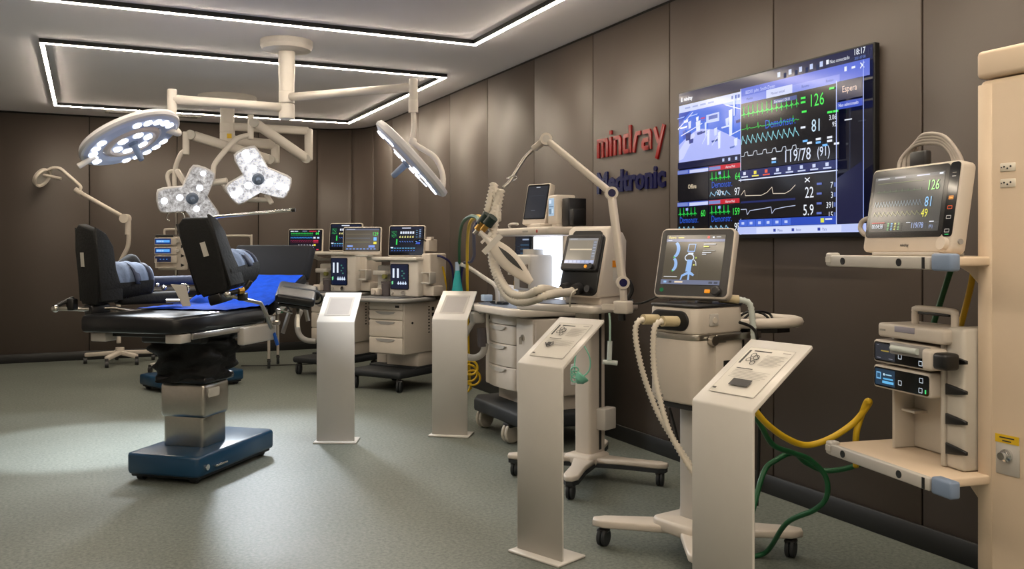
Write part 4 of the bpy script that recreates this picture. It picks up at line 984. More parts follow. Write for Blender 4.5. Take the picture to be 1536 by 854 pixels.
obj('shelf_badge', MB().cyl((.19, -.179, 1.515), (.19, -.183, 1.515), .012, 12), M('red_print', (170, 50, 40), .5), sh); obj('shelf_print', MB().box((.0, -.1805, 1.515), (.09, .003, .012)), INKG, sh)
X = Matrix.Translation((-.23, .0, 1.575)) @ Matrix.Rotation(math.radians(22), 4, 'Z') @ Matrix.Rotation(math.radians(-13), 4, 'X')
def p_off(s): s.rect(0, 0, 1, 1, (34, 38, 46)); s.rect(.4, .03, .6, .05, (200, 205, 215)); s.rect(.3, .75, .5, .77, (90, 96, 108)); s.rect(.12, .3, .88, .31, (52, 58, 68))
monitor(t, .235, .325, .06, X, p_off, None, (.018, .018, .02, .05), None, .016, .04, 'small_monitor', .03)
obj('monitor_foot', MB().box((-.21, .08, 1.56), (.22, .18, .04), .008), CREAM, t)
gm = obj('gas_module', MB().box((.10, .07, 1.675), (.14, .16, .215), .012, 3).box((.12, .06, 1.565), (.09, .12, .04), .006), CREAM, t)
s = Screen(.085, .13, X=Matrix.Translation((.09, -.0105, 1.68)), z0=-.05)
s.rect(0, 0, 1, 1, (150, 176, 200)); s.rect(.1, .1, .5, .3, (210, 225, 240)); s.rect(.1, .45, .9, .5, (80, 100, 130)); s.rect(.1, .6, .5, .9, (90, 120, 140)); s.rect(.6, .6, .9, .85, (190, 210, 225))
obj('module_screen', s.mb, None, gm, fix=False)
obj('power_adapter', MB().box((.235, .10, 1.655), (.10, .15, .20), .008).box((.31, .08, 1.615), (.07, .1, .12), .006), BLACK, t)
obj('shelf_handle', MB().tube(cr([(-.53, -.05, 1.545), (-.56, -.05, 1.575), (-.50, -.05, 1.585), (-.40, -.05, 1.58)], 4), .01, 8), LGREY, t)
# bag arm, bag and absorber tubes on the left
def L3(px, py, d): return rotz(-PI / 2, (3.1, 5.95, 0)).inverted() @ P(px, py, d)
obj('bag_arm', MB().tube(cr([L3(746, 456, 6.75), L3(746, 440, 6.75), L3(742, 428, 6.76), L3(728, 418, 6.9), L3(704, 402, 7.0), L3(692, 397, 7.08), L3(687, 397, 7.08)], 5), .016, 10), LGREY, t)
obj('bag_neck', MB().cyl(L3(686, 393, 7.08), L3(686, 406, 7.08), .018, 14), M('clear_blue_plastic', (160, 180, 205), .2), t)
top = L3(686, 405, 7.08)
obj('breathing_bag', MB().tube([top - Vector((0, 0, .30 * k / 14)) for k in range(15)], .05, 18, None, rf=lambda q: .016 + .032 * min(1, q * 1.6)), BAGT, t, label='teal breathing bag')
obj('water_trap', MB().box(L3(730, 447, 6.75), (.07, .07, .05), .008), M('clear_blue_plastic', (160, 180, 205), .2), t)
obj('absorber_canister', MB().cyl(L3(722, 492, 6.8), L3(724, 520, 6.8), .036, 18), M('smoky_clear_plastic', (110, 104, 108), .15), t)
obj('absorber_head', MB().box(L3(716, 476, 6.82), (.10, .10, .09), .02).box(L3(722, 466, 6.82), (.12, .08, .04), .008), LGREY, t)
obj('absorber_tube', MB().tube(cr([L3(712, 480, 6.8), L3(700, 500, 6.85), L3(694, 515, 7.0)], 5), .02, 10), LGREY, t)
obj('absorber_tube', MB().tube(cr([L3(728, 515, 6.8), L3(724, 530, 6.8), L3(712, 537, 6.82), L3(698, 535, 6.85)], 5), .026, 10), LGREY, t)
# ================================================================== ventilators on carts
def corr(path, r, mat, step=.011, amp=.25, seg=12):
    pts = resample(cr(path, 24), step); n = len(pts)
    return MB().tube(pts, r, seg, mat, rf=lambda q: r * (1 + amp * (1 if int(round(q * (n - 1))) % 2 else -1)))
V1, A1 = (2.75, 4.75), math.radians(-66)
t = thing('ventilator_cart', 'ventilator with slanted touchscreen on pole cart, hinged arm holding white hoses', 'ventilator', (V1[0], V1[1], 0), A1)
R1 = rotz(A1, (V1[0], V1[1], 0)).inverted()
def L1(px, py, d): return R1 @ P(px, py, d)
bs = obj('base', MB().box((0, 0, .12), (.20, .22, .07), .025, 3), CREAM, t)
for wx, wy in ((2.43, 4.38), (3.04, 4.40), (2.376, 4.98), (3.05, 5.08)):
    tip = R1 @ Vector((wx, wy, .105))
    d = Vector((tip.x, tip.y, 0)).normalized(); e = Vector((-d.y, d.x, 0)); L = Vector((tip.x, tip.y, 0)).length
    pl = [d * .02 + e * .075, d * (L * .55) + e * .045, d * L + e * .045, d * (L + .045) + e * .02, d * (L + .045) - e * .02, d * L - e * .045, d * (L * .55) - e * .045, d * .02 - e * .075]
    lg = obj('leg', MB().prism([(q.x, q.y) for q in pl], .105, .135, 'xy', .008), CREAM, t)
    obj('leg_underside', MB().prism([(q.x * .99, q.y * .99) for q in pl], .082, .106, 'xy', 0), RUBBER, lg)
    caster(t, tip.x, tip.y, .042, .04, .4, RUBBER)
cl = obj('column', MB().box((0, .03, .59), (.12, .16, .92), .018, 3), CREAM, t)
obj('cable_channel', MB().box((.061, .05, .6), (.004, .022, .86)), DARK, cl)
obj('column_box', MB().box((.09, .07, .36), (.07, .12, .13), .008), LGREY, cl)
obj('hook', MB().box((-.075, -.02, .62), (.035, .05, .13), .006), LGREY, cl)
tr = obj('tray', MB().prism([(-.36, -.24), (-.30, -.29), (.22, -.30), (.27, -.25), (.26, .16), (.2, .2), (-.24, .2), (-.36, .0)], 1.02, 1.062, 'xy', .012), CREAM, t)
obj('tray_mat', MB().prism([(-.32, -.21), (-.28, -.25), (.0, -.26), (.02, .0), (-.1, .14), (-.22, .15), (-.32, .0)], 1.062, 1.065, 'xy', 0), BLACK, tr)
obj('pedestal', MB().box((.06, -.0, 1.085), (.26, .26, .05), .01), CREAM, t)
# ventilator head: side profile swept across its width
def prof(g=0.0): return [(-.185 + g, 1.105 + g), (.08 - g, 1.105 + g), (.115 - g, 1.15), (.125 - g, 1.44 - g), (.085, 1.49 - g), (-.03 + g, 1.525 - g), (-.07 + g, 1.505 - g)]
hx = .06
hd = obj('head_shell', MB().prism(prof(), hx - .15, hx + .15, 'yz', .02), CREAM, t)
fd = Vector((0, .06, .42)).normalized(); fy = math.atan2(.115, .40)
FX = Matrix.Translation((hx, -.187, 1.105)) @ Matrix.Rotation(-fy, 4, 'X')
obj('front_panel', MB().prism(rrect(-.135, .012, .135, .385, .03), -.006, .02, 'xz', .004, None, FX), BLACK, hd)
obj('handle_gap', MB().prism(rrect(-.10, .345, .11, .405, .02), -.0075, .02, 'xz', 0, None, FX), BLACK, hd)
DX = Matrix.Translation((hx - .005, -.174, 1.262)) @ Matrix.Rotation(-fy - .06, 4, 'X')
def p_v1(s):
    s.rect(0, 0, 1, 1, (142, 132, 116)); s.rect(0, 0, 1, .08, (150, 148, 146)); s.rect(.05, .02, .3, .05, (190, 190, 195)); s.rect(.1, .42, .85, .47, (216, 200, 172)); s.rect(.86, .1, .99, .84, (128, 128, 132))
    for k in range(6): s.rect(.88, .14 + .11 * k, .97, .18 + .11 * k, (160, 166, 180))
    s.rect(0, .86, 1, 1, (150, 158, 190))
    for k in range(7): s.rect(.03 + .14 * k, .88, .13 + .14 * k, .97, (178, 186, 214))
monitor(t, .265, .225, .03, DX, p_v1, DARK, (.026, .024, .024, .042), M('dark_bezel', (44, 42, 42), .3), .018, None, 'touchscreen')
obj('knob', MB().cyl(DX @ Vector((.095, -.002, .024)), DX @ Vector((.095, -.02, .024)), .017, 18), DARK, t)
obj('alarm_key', MB().cyl(DX @ Vector((.055, -.002, .025)), DX @ Vector((.055, -.007, .025)), .010, 14), E((255, 170, 40), .8), t)
pr = [FX @ Vector((x, -.006, .055)) for x in (-.07, .015)]
for q in pr: obj('port', MB().cyl(q, q + Vector((0, -.05, -.008)), .032, 18), DARK, hd)
obj('port', MB().cyl(FX @ Vector((.09, -.006, .045)), FX @ Vector((.09, -.04, .045)), .02, 14), DARK, hd)
obj('side_label', MB().box((hx + .151, .0, 1.30), (.003, .075, .04)), ORANGE, hd); obj('side_label', MB().box((hx + .151, .0, 1.235), (.003, .07, .07)), PAPER, hd)
obj('side_grille', MB().box((hx + .151, .08, 1.2), (.003, .02, .02)), DARK, hd)
# breathing hoses
ends = [P(752, 284, 5.22), P(741, 275, 5.26)]
for i, (q, e_) in enumerate(zip(pr, ends)):
    w = R1.inverted() @ (q + Vector((0, -.05, -.008)))
    o_ = 9 * i
    path = [w, w + Vector((-.05, -.03, -.012)), P(812 + 10 * i, 434 + o_, 4.72), P(790, 444 + o_, 4.8), P(768, 441 + o_, 4.9), P(752, 422 + o_, 5.0), P(741 - i * 3, 390, 5.1), P(738 + i * 3, 350, 5.16), P(741 + i * 4, 315, 5.2), e_]
    obj('breathing_hose', corr(path, .0195, None), HOSEW, t, True, fix=True)
obj('breathing_hose', corr([P(741, 275, 5.26), P(737, 292, 5.24), P(733, 310, 5.22), P(730, 322, 5.22)], .021, None), HOSEW, t, True)
obj('breathing_hose', corr([P(752, 284, 5.22), P(749, 300, 5.22), P(746, 320, 5.22), P(745, 330, 5.22)], .021, None), HOSEW, t, True)
obj('hose_clamp', MB().box((0, 0, 0), (.07, .04, .06), .008, 2, None, Matrix.Translation(P(743, 325, 5.2)) @ Matrix.Rotation(-YAW, 4, 'Z')), HOSEW, t, True)
obj('pressure_line', MB().tube(cr([P(866, 434, 4.75), P(858, 440, 4.7), P(855, 452, 4.75), P(855, 460, 4.8)], 6), .004, 8), HOSEW, t, True)
# hinged support arm
obj('rail_clamp', MB().box((0, 0, 0), (.09, .07, .07), .008, 2, None, R1 @ P(935, 461, 4.95).to_4d().to_3d().to_4d() if False else Matrix.Translation(L1(935, 461, 4.95))), CREAM, t)
obj('clamp_knob', MB().cyl(L1(933, 470, 4.95), L1(933, 481, 4.95), .02, 14), BLACK, t)
obj('tray_bracket', MB().bar(L1(905, 460, 5.0), L1(935, 461, 4.95), .05, .03), CREAM, t)
ar = [L1(936, 455, 4.95), L1(934, 424, 4.95), L1(917, 290, 5.05), L1(819, 209, 5.25), L1(800, 224, 5.3)]
obj('arm_post', MB().bar(ar[0], ar[1], .032, .032, None, None, .006), CREAM, t)
obj('lower_arm', MB().bar(ar[1], ar[2], .044, .036, None, None, .010), CREAM, t)
obj('upper_arm', MB().bar(ar[2], ar[3], .044, .036, None, None, .010), CREAM, t)
obj('end_sleeve', MB().bar(ar[3], ar[4], .044, .036, None, None, .010), CREAM, t)
fv = (R1.to_3x3() @ FV)
for q in ar[1:4]:
    j = obj('arm_joint', MB().cyl(q + fv * .028, q - fv * .028, .036, 22), CREAM, t)
    obj('joint_cap', MB().cyl(q - fv * .028, q - fv * .031, .022, 18), BLU if q is not ar[3] else LGREY, j)
obj('gooseneck', MB().tube(cr([L1(801, 223, 5.3), L1(788, 236, 5.3), L1(776, 254, 5.28), L1(764, 273, 5.26), L1(755, 281, 5.24)], 6), .010, 10), STEEL, t)
obj('gooseneck_clip', MB().tube(cr([L1(760, 268, 5.26), L1(770, 264, 5.26), L1(776, 267, 5.26), L1(768, 271, 5.26)], 5), .004, 6), CHROME, t)
# y-piece and small lines under the tray
obj('sample_line', MB().tube(cr([L1(914, 470, 4.98), L1(915, 485, 4.98), L1(915, 513, 4.98)], 4), .006, 8), M('pale_green_tube', (170, 200, 185), .3), t)
obj('y_piece', MB().cyl(L1(915, 512, 4.98), L1(914, 540, 4.98), .014, 12).cyl(L1(904, 543, 4.98), L1(926, 545, 4.98), .014, 12), M('clear_white_plastic', (196, 204, 200), .25), t)
obj('cable_bundle', MB().tube(cr([L1(943, 420, 5.0), L1(948, 435, 5.0), L1(942, 450, 5.0), L1(950, 452, 5.0)], 5), .012, 8), BLACK, t)
mk = M('mask_green', (120, 190, 165), .3)
obj('mask_line', MB().tube(cr([L1(872, 512, 4.9), L1(884, 535, 4.88), L1(884, 555, 4.88), L1(872, 566, 4.88), L1(862, 560, 4.88), L1(864, 530, 4.9), L1(872, 512, 4.9)], 6), .004, 8), mk, t)
obj('oxygen_mask', MB().lathe([(.005, 0), (.03, .02), (.04, .05), (.036, .055), (.0, .05)], L1(865, 575, 4.88), L1(882, 556, 4.88) - L1(865, 575, 4.88), 14), mk, t)
for k in range(3): obj('mask_coil', MB().ring(L1(862, 556 + k * 6, 4.88), fv, .02, .004, 20, 6), mk, t)
# white test lung hanging from the hoses
a_, b_ = P(724, 352, 5.08), P(797, 424, 4.95); dl = (b_ - a_); ll = dl.length; dl.normalize()
nn = CAMV(-.1, .1, 1); ww = nn.cross(dl).normalized(); nn = dl.cross(ww).normalized()
def lung(i, j):
    s_ = j; wv = .018 + .038 * math.sin(PI * min(1, max(0, (s_ - .12) / .88)) ** .85) ; a = 2 * PI * i
    if s_ < .18: wv = .014 + .01 * (s_ / .18)
    return a_ + dl * (ll * s_) + ww * (wv * math.cos(a)) + nn * (wv * .42 * math.sin(a))
tl = thing('test_lung', 'white rubber test lung bag with black slit hanging among the hoses', 'test lung', tuple(b_))
bd = obj('bag', MB().grid(lung, 20, 26, None, True), M('white_rubber', (205, 196, 184), .55), tl, True)
obj('slit', MB().grid(lambda i, j: a_ + dl * (ll * (.30 + .52 * j)) + ww * (.014 + (i - .5) * .03 * math.sin(PI * j)) + nn * (.022 * math.sin(PI * (.2 + .6 * j)) + .006), 3, 12), BLACK, bd, True)
q = a_ + dl * (ll * .22)
obj('tag', MB().bar(q - ww * .07 - nn * -.02, q + ww * .07 + nn * .02, .006, .032), PAPER, tl, True)
obj('connector', MB().cyl(a_ - dl * .02, a_ + dl * .07, .014, 14).bar(a_ + dl * .03 - ww * .04, a_ + dl * .03 + ww * .04, .02, .016), WHITE, tl, True)

# ------------------------------------------------------------------ second ventilator
V2, A2 = (2.53, 3.38), math.radians(-80)
t = thing('ventilator_cart', 'cream ventilator cart with swivel screen and corrugated hoses under the television', 'ventilator', (V2[0], V2[1], 0), A2)
R2 = rotz(A2, (V2[0], V2[1], 0)).inverted()
def L2(px, py, d): return R2 @ P(px, py, d)
obj('base', MB().prism(rrect(-.14, -.16, .14, .18, .05), .10, .16, 'xy', .015), CREAM, t)
for sx, sy in ((-1, -1), (1, -1), (-1, 1), (1, 1)):
    d = Vector((sx * .72, sy * .70, 0)); e = Vector((-d.y, d.x, 0)); L = .42
    pl = [d * .05 + e * .08, d * L + e * .05, d * (L + .05) + e * .02, d * (L + .05) - e * .02, d * L - e * .05, d * .05 - e * .08]
    lg = obj('leg', MB().prism([(q.x, q.y) for q in pl], .095, .13, 'xy', .008), CREAM, t)
    caster(t, d.x * L, d.y * L, .042, .04, .4)
obj('column', MB().box((0, .02, .43), (.12, .14, .60), .02, 3), LGREY, t)
bd = obj('body', MB().prism(rrect(-.145, -.16, .145, .17, .045, 5), .70, 1.0, 'xy', .012), CREAM, t)
up = obj('upper_body', MB().prism(rrect(-.145, -.16, .145, .17, .045, 5), 1.012, 1.13, 'xy', .010), CREAM, t)
obj('body_band', MB().prism(rrect(-.147, -.162, .147, .172, .045, 5), .985, 1.012, 'xy', .003), STEEL, t)
obj('top_plate', MB().prism(rrect(-.148, -.163, .148, .173, .045, 5), 1.13, 1.142, 'xy', .004), DARK, t)
obj('underside', MB().prism(rrect(-.13, -.145, .13, .155, .04), .675, .702, 'xy', .004), DARK, bd)
pp = obj('port_recess', MB().prism(rrect(-.12, 1.025, .11, 1.115, .044, 6), -.168, -.15, 'xz', .004), BLACK, up)
obj('front_print', MB().box((-.07, -.162, .725), (.05, .003, .012)), INKG, bd)
obj('side_rail_clamp', MB().cyl((.150, -.06, .985), (.175, -.06, .985), .022, 16).box((.155, .0, .99), (.014, .05, .034), .003), STEEL, t)
obj('side_rail', MB().box((.158, .11, .995), (.012, .3, .03), .003), STEEL, t)
obj('latch', MB().box((.148, -.04, 1.075), (.008, .055, .055), .006), LGREY, up); obj('latch_button', MB().cyl((.150, -.04, 1.073), (.157, -.04, 1.073), .014, 14), CREAM, up)
obj('side_door', MB().box((.147, .06, .85), (.005, .18, .26), .002, 1), CREAM, bd); obj('side_socket', MB().box((.151, .05, .86), (.006, .06, .06), .003), BLACK, bd); obj('side_slot', MB().box((.151, .15, .95), (.004, .012, .05)), BLACK, bd)
pt = [Vector((-.075, -.165, 1.068)), Vector((.045, -.165, 1.068))]
TANP = M('tan_connector', (186, 172, 138), .5)
for q in pt: obj('hose_connector', MB().cyl(q, q + Vector((-.008, -.085, .004)), .024, 18), TANP, t)
Wd = rotz(A2, (V2[0], V2[1], 0))
e0 = Wd @ (pt[0] + Vector((-.008, -.08, .004))); e1 = Wd @ (pt[1] + Vector((-.008, -.08, .004)))
obj('breathing_hose', corr([e0, e0 + Vector((-.035, -.002, -.012)), e0 + Vector((-.045, .0, -.07)), e0 + Vector((-.03, -.02, -.2)), e0 + Vector((.0, -.05, -.33)), e0 + Vector((.04, -.10, -.46)), e0 + Vector((.13, -.18, -.64))], .012, None, .0085), HOSEW, t, True)
obj('breathing_hose', corr([e1, e1 + Vector((-.035, -.002, -.012)), e1 + Vector((-.05, .0, -.07)), e1 + Vector((-.045, .0, -.22)), e1 + Vector((-.03, -.03, -.36)), e1 + Vector((.0, -.07, -.5)), e1 + Vector((.07, -.14, -.66))], .012, None, .0085), HOSEW, t, True)
# swivel screen
SX = Matrix.Translation((0, -.04, 1.165)) @ Matrix.Rotation(math.radians(17), 4, 'Z') @ Matrix.Rotation(math.radians(-16), 4, 'X')
def p_v2(s):
    s.rect(0, 0, 1, 1, (84, 76, 62)); s.rect(0, 0, 1, .085, (74, 68, 60)); s.text('Espera', .04, .07, .05, (238, 226, 120)); s.rect(.2, .045, .3, .06, (200, 200, 80)); s.rect(.70, .02, .74, .07, (200, 60, 50)); s.rect(.79, .03, .82, .06, WH); s.rect(.85, .03, .93, .05, (180, 180, 185))
    s.rect(0, .085, 1, .135, (104, 112, 148)); s.rect(.03, .1, .1, .12, (200, 210, 230))
    B = (150, 186, 236)
    for cx, cy, k in ((.16, .30, 1.0), (.16, .60, .85)):
        out = [(cx + .10 * k * math.cos(q), cy + .17 * k * math.sin(q)) for q in [math.radians(-70 + 14 * i) for i in range(11)]]
        inn = [(cx - .02 + .06 * k * math.cos(q), cy + .13 * k * math.sin(q)) for q in [math.radians(70 - 14 * i) for i in range(11)]]
        s.poly(out + inn, B); s.rect(cx + .0, cy + .14 * k, cx + .025, cy + .165 * k, (90, 220, 120))
    s.poly([(.40, .18), (.53, .18), (.52, .34), (.39, .34)], B); s.poly([(.413, .195), (.515, .195), (.507, .325), (.405, .325)], (84, 76, 62))
    s.line([(.44 + .075 * math.cos(q), .46 + .07 * math.sin(q)) for q in [2 * PI * i / 14 for i in range(15)]], .02, (225, 235, 250)); s.rect(.41, .36, .50, .40, (225, 235, 250))
    s.poly([(.41, .50), (.50, .50), (.49, .74), (.40, .74)], B); s.poly([(.44, .74), (.49, .74), (.56, .80), (.54, .83), (.46, .79), (.36, .84), (.34, .92), (.32, .92), (.34, .81)], B); s.rect(.45, .78, .48, .92, B)
    s.line([(.52, .50), (.56, .55), (.57, .62)], .014, (225, 230, 240)); s.rect(.545, .45, .565, .48, (200, 220, 90)); s.rect(.52, .59, .545, .62, (225, 225, 120))
    s.rect(.66, .18, .86, .2, (190, 192, 200)); s.rect(.66, .225, .75, .25, (220, 224, 90)); s.rect(.66, .31, .86, .325, (150, 150, 150)); s.rect(.65, .35, .8, .365, WH); s.rect(.65, .385, .72, .4, WH)
    s.rect(.04, .84, .27, .86, (200, 200, 200)); s.line([(.62, .2), (.62, .88)], .003, (104, 98, 86))
    s.rect(0, .91, 1, 1, (112, 118, 142)); s.rect(.05, .935, .10, .975, (150, 190, 230)); s.rect(.14, .935, .19, .975, (60, 62, 70)); s.rect(.24, .94, .38, .97, (235, 215, 190)); s.rect(.82, .935, .88, .975, (70, 74, 84)); s.rect(.91, .935, .97, .975, (70, 74, 84))
sc = monitor(t, .375, .335, .045, SX, p_v2, None, (.035, .045, .035, .062), M('dark_bezel', (44, 42, 42), .3), .028, None, 'swivel_screen', .025)
obj('power_key', MB().cyl(SX @ Vector((-.145, -.003, .035)), SX @ Vector((-.145, -.006, .035)), .010, 14), E((30, 120, 70), .6), sc)
obj('alarm_key', MB().box((.085, -.004, .034), (.028, .004, .018), .003, 1, None, SX), E((255, 160, 30), .8), sc)
obj('knob', MB().lathe([(0, -.004), (.022, -.004), (.022, -.016), (.016, -.022), (0, -.022)], SX @ Vector((.13, 0, .034)), SX.to_3x3() @ Vector((0, 1, 0)), 20), DARK, sc)
obj('screen_neck', MB().cyl((.0, .06, 1.14), (.0, .075, 1.24), .035, 18).box((.0, .075, 1.25), (.16, .05, .08), .012), LGREY, t)
obj('tag_card', MB().box((-.03, .0, 1.168), (.05, .003, .05), 0, 1), PAPER, t)
obj('sensor_valve', MB().cyl((.10, .05, 1.165), (.15, .12, 1.16), .02, 14).cyl((.05, .03, 1.175), (.10, .05, 1.165), .012, 12), TANP, t)
obj('clear_tube', corr([Wd @ Vector((.15, .12, 1.16)), Wd @ Vector((.18, .16, 1.14)), Wd @ Vector((.19, .17, 1.05)), Wd @ Vector((.19, .18, .93)), Wd @ Vector((.18, .2, .8))], .014, None, .0085, .1), M('clear_white_plastic', (196, 204, 200), .25), t, True)
# handle loop with basket on the far side
hp = [(.06, .17, 1.04), (.15, .22, 1.045), (.24, .32, 1.05), (.24, .43, 1.05), (.15, .50, 1.05), (.0, .50, 1.05), (-.10, .42, 1.05), (-.12, .28, 1.045), (-.08, .17, 1.04)]
hl = obj('handle_loop', MB().tube(cr(hp, 6), .02, 8, None, sq=None, rf=lambda q: .024), CREAM, t)
obj('basket', MB().prism([(-.06, .19), (.12, .22), (.2, .33), (.2, .42), (.13, .47), (.0, .47), (-.07, .40), (-.09, .28)], 1.0, 1.03, 'xy', 0), BLACK, hl)
for k in range(2): obj('basket_cable', MB().tube(cr([(.0 + .05 * k, .25, 1.04), (.05 + .03 * k, .30, 1.09), (.1, .36 + .04 * k, 1.08), (.14, .38, 1.02)], 5), .006, 8), BLACK, hl)
obj('rear_cable', MB().tube(cr([(.17, .10, 1.06), (.20, .16, 1.03), (.21, .18, .95), (.17, .24, .6), (.14, .26, .2)], 6), .007, 8), BLACK, t)
single('power_cable', MB().tube(cr([P(948, 456, 4.95), P(962, 455, 4.9), P(978, 449, 4.85), P(990, 443, 4.75), P(1000, 440, 4.7)], 6), .006, 8), BLACK, 'thin black cable running between the two ventilators', 'cable')
# ================================================================== ceiling pendant column on the right
PC = M('pendant_cream', (216, 196, 172), .45, 0, .02)
t = thing('supply_column', 'tall cream medical supply column with wall outlets at the right edge', 'supply column', (2.8, 1.68, .32))
pc = obj('column', MB().box((2.80, 1.67, 1.135), (.38, .64, 1.60), .02, 3), PC, t, True)
obj('column_cap', MB().box((2.80, 1.67, 1.985), (.39, .65, .09), .015, 3), PC, t, True)
obj('corner_strip', MB().box((2.6105, 1.965, 1.13), (.006, .05, 1.58), .002, 1), PC, pc, True)
obj('ceiling_tube', MB().cyl((2.85, 1.56, 2.02), (2.85, 1.56, CH), .07, 24), PC, t, True)
OUT = M('outlet_white', (222, 214, 200), .4)
for y in (1.885, 1.60):
    for z in (1.648, 1.598):
        o_ = obj('outlet', MB().box((2.609, y, z), (.006, .052, .027), .002, 1), OUT, pc, True)
        for k, dz_ in ((-1, .002), (0, -.004), (1, .002)): obj('socket_hole', MB().cyl((2.607, y + k * .011, z + dz_), (2.6055, y + k * .011, z + dz_), .0032, 10), BLACK, o_, True)
        obj('indicator', MB().cyl((2.607, y + .020, z), (2.6055, y + .020, z), .0022, 8), INK, o_, True)
gp = obj('gas_outlet_plate', MB().box((2.608, 1.885, .745), (.006, .08, .125), .002, 1), LGREY, pc, True)
obj('gas_label', MB().box((2.605, 1.885, .795), (.003, .08, .026)), YEL, gp, True)
for k in range(2): obj('gas_print', MB().box((2.6032, 1.885, .799 - k * .010), (.001, .05 - .02 * k, .004)), INK, gp, True)
obj('gas_socket', MB().lathe([(0, 0), (.02, 0), (.02, .01), (.012, .012), (.012, .032), (0, .032)], (2.606, 1.885, .745), (-1, 0, 0), 18), CHROME, gp, True)
# shelves: own frame, x towards the camera along the front rail, y to the wall
SA = math.radians(-100)
def shelf_frame(z): return Matrix.Translation((2.42, 1.98, z)) @ Matrix.Rotation(SA, 4, 'Z')
def shelf(z, dep=.42):
    X = shelf_frame(z)
    s_ = obj('shelf', MB().box((-.28, dep / 2, .0), (.56, dep, .03), .006, 2, None, X), PC, t, True)
    obj('front_rail', MB().box((-.285, -.012, -.005), (.53, .022, .042), .005, 2, None, X), LGREY, s_, True)
    for x in (-.46, -.16): obj('rail_hole', MB().cyl(X @ Vector((x, -.022, -.005)), X @ Vector((x, -.025, -.005)), .013, 16), BLACK, s_, True)
    obj('rail_slot', MB().box((-.045, -.0235, -.005), (.012, .003, .036), 0, 1, None, X), BLACK, s_, True)
    obj('corner_guard', MB().box((-.545, -.004, .0), (.04, .04, .05), .008, 2, None, X), LGREY, s_, True); obj('corner_guard', MB().box((.03, -.004, -.002), (.085, .04, .055), .008, 2, None, X), M('blue_grey_guard', (120, 138, 165), .45), s_, True)
    obj('rail_label', MB().box((-.545, -.0255, .0), (.028, .003, .02), 0, 1, None, X), PAPER, s_, True)
    br = obj('shelf_bracket', MB().prism([(-.16, -.015), (.02, -.015), (.02, -.13), (-.03, -.10), (-.10, -.04)], .20, .30, 'xz', .004, None, X), PC, s_, True)
    return X
XU = shelf(1.352); XLo = shelf(.652)
# patient monitor on the upper shelf
m = thing('patient_monitor', 'large patient monitor with coiled cable on the upper shelf of the supply column', 'patient monitor', tuple(XU @ Vector((-.265, .08, .016))), SA)
MX = Matrix.Translation((0, 0, .012)) @ Matrix.Rotation(math.radians(-9), 4, 'X')
WM, HM = .445, .305
hs = obj('housing', MB().prism(rrect(-WM / 2, 0, WM / 2, HM, .022), 0, .055, 'xz', .006, None, MX).prism(rrect(-.16, .04, .16, .26, .02), .05, .10, 'xz', .01, None, MX), CREAM, m)
obj('foot', MB().box((-.14, .04, .006), (.06, .1, .012), .003).box((.14, .04, .006), (.06, .1, .012), .003) if False else MB().box((0, .05, .006), (.34, .10, .014), .004), LGREY, m)
obj('bezel', MB().prism(rrect(-WM / 2 + .008, .052, WM / 2 - .05, HM - .008, .016), -.0025, .003, 'xz', 0, None, MX), M('screen_surround', (26, 24, 22), .12), hs)
obj('key_panel', MB().prism(rrect(WM / 2 - .049, .052, WM / 2 - .006, HM - .006, .012), -.0025, .003, 'xz', 0, None, MX), GLASSB, hs)
s = Screen(WM - .095, HM - .105, X=MX, x0=-WM / 2 + .026, z0=.072, y=-.0028); p_grey(s, '126', '81', '49')
obj('screen', s.mb, None, hs, fix=False)
s = Screen(.043, .247, X=MX, x0=WM / 2 - .049, z0=.052, y=-.0028)
for v_, c in ((.48, (250, 150, 40)), (.61, (230, 90, 40)), (.74, (190, 180, 170)), (.92, (190, 180, 170))):
    s = Screen(.043, .247, X=MX, x0=WM / 2 - .049, z0=.052, y=-.0028)
    s.line([(.25, v_ - .02), (.7, v_ - .02), (.7, v_ + .02), (.25, v_ + .02), (.25, v_ - .02)], .008, c)
    if v_ < .5: s.rect(.3, .47, .65, .49, (250, 170, 60))
    obj('key', s.mb, None, hs, fix=False)
for v_, c in ((.145, (140, 130, 120)), (.192, (170, 165, 160)), (.97, (60, 220, 120))):
    s = Screen(.043, .247, X=MX, x0=WM / 2 - .049, z0=.052, y=-.0028); s.rect(.3, v_ - .005, .7, v_ + .005, c)
    obj('indicator', s.mb, None, hs, fix=False)
s = Screen(.06, .02, X=MX, x0=-.03, z0=.015, y=-.0008); s.text('mindray', .5, .75, .5, INK, 'c', bold=.02, cx=.9)
obj('maker_print', s.mb, None, hs, fix=False)
obj('knob', MB().cyl(MX @ Vector((.19, 0, .028)), MX @ Vector((.19, -.018, .028)), .021, 20), CREAM, hs)
obj('side_knob', MB().cyl(MX @ Vector((WM / 2 - .001, .028, .04)), MX @ Vector((WM / 2 + .006, .028, .04)), .009, 14), GREYP, hs)
cw = M('grey_cable', (166, 158, 150), .5)
ML = rotz(SA, tuple(m.location))
for k in range(4):
    pts = [(-.10 + .012 * k, .06 + .012 * k, .300), (-.105 + .01 * k, .075 + .01 * k, .345 + .006 * k), (-.05 + .01 * k, .09, .388 + .010 * k), (.05 + .006 * k, .10, .385 + .008 * k), (.105 + .010 * k, .10, .350), (.125 + .012 * k, .10, .305)]
    obj('coiled_cable', MB().tube(cr(pts, 6), .0075, 8), cw, m)
obj('connector', MB().box((-.02, .085, .335), (.08, .03, .06), .008), DARK, m)
obj('side_lead', MB().tube(cr([(-.22, .05, .14), (-.27, .04, .13), (-.275, .03, .10), (-.24, .03, .075), (-.23, .05, .11)], 5), .009, 8), cw, m)
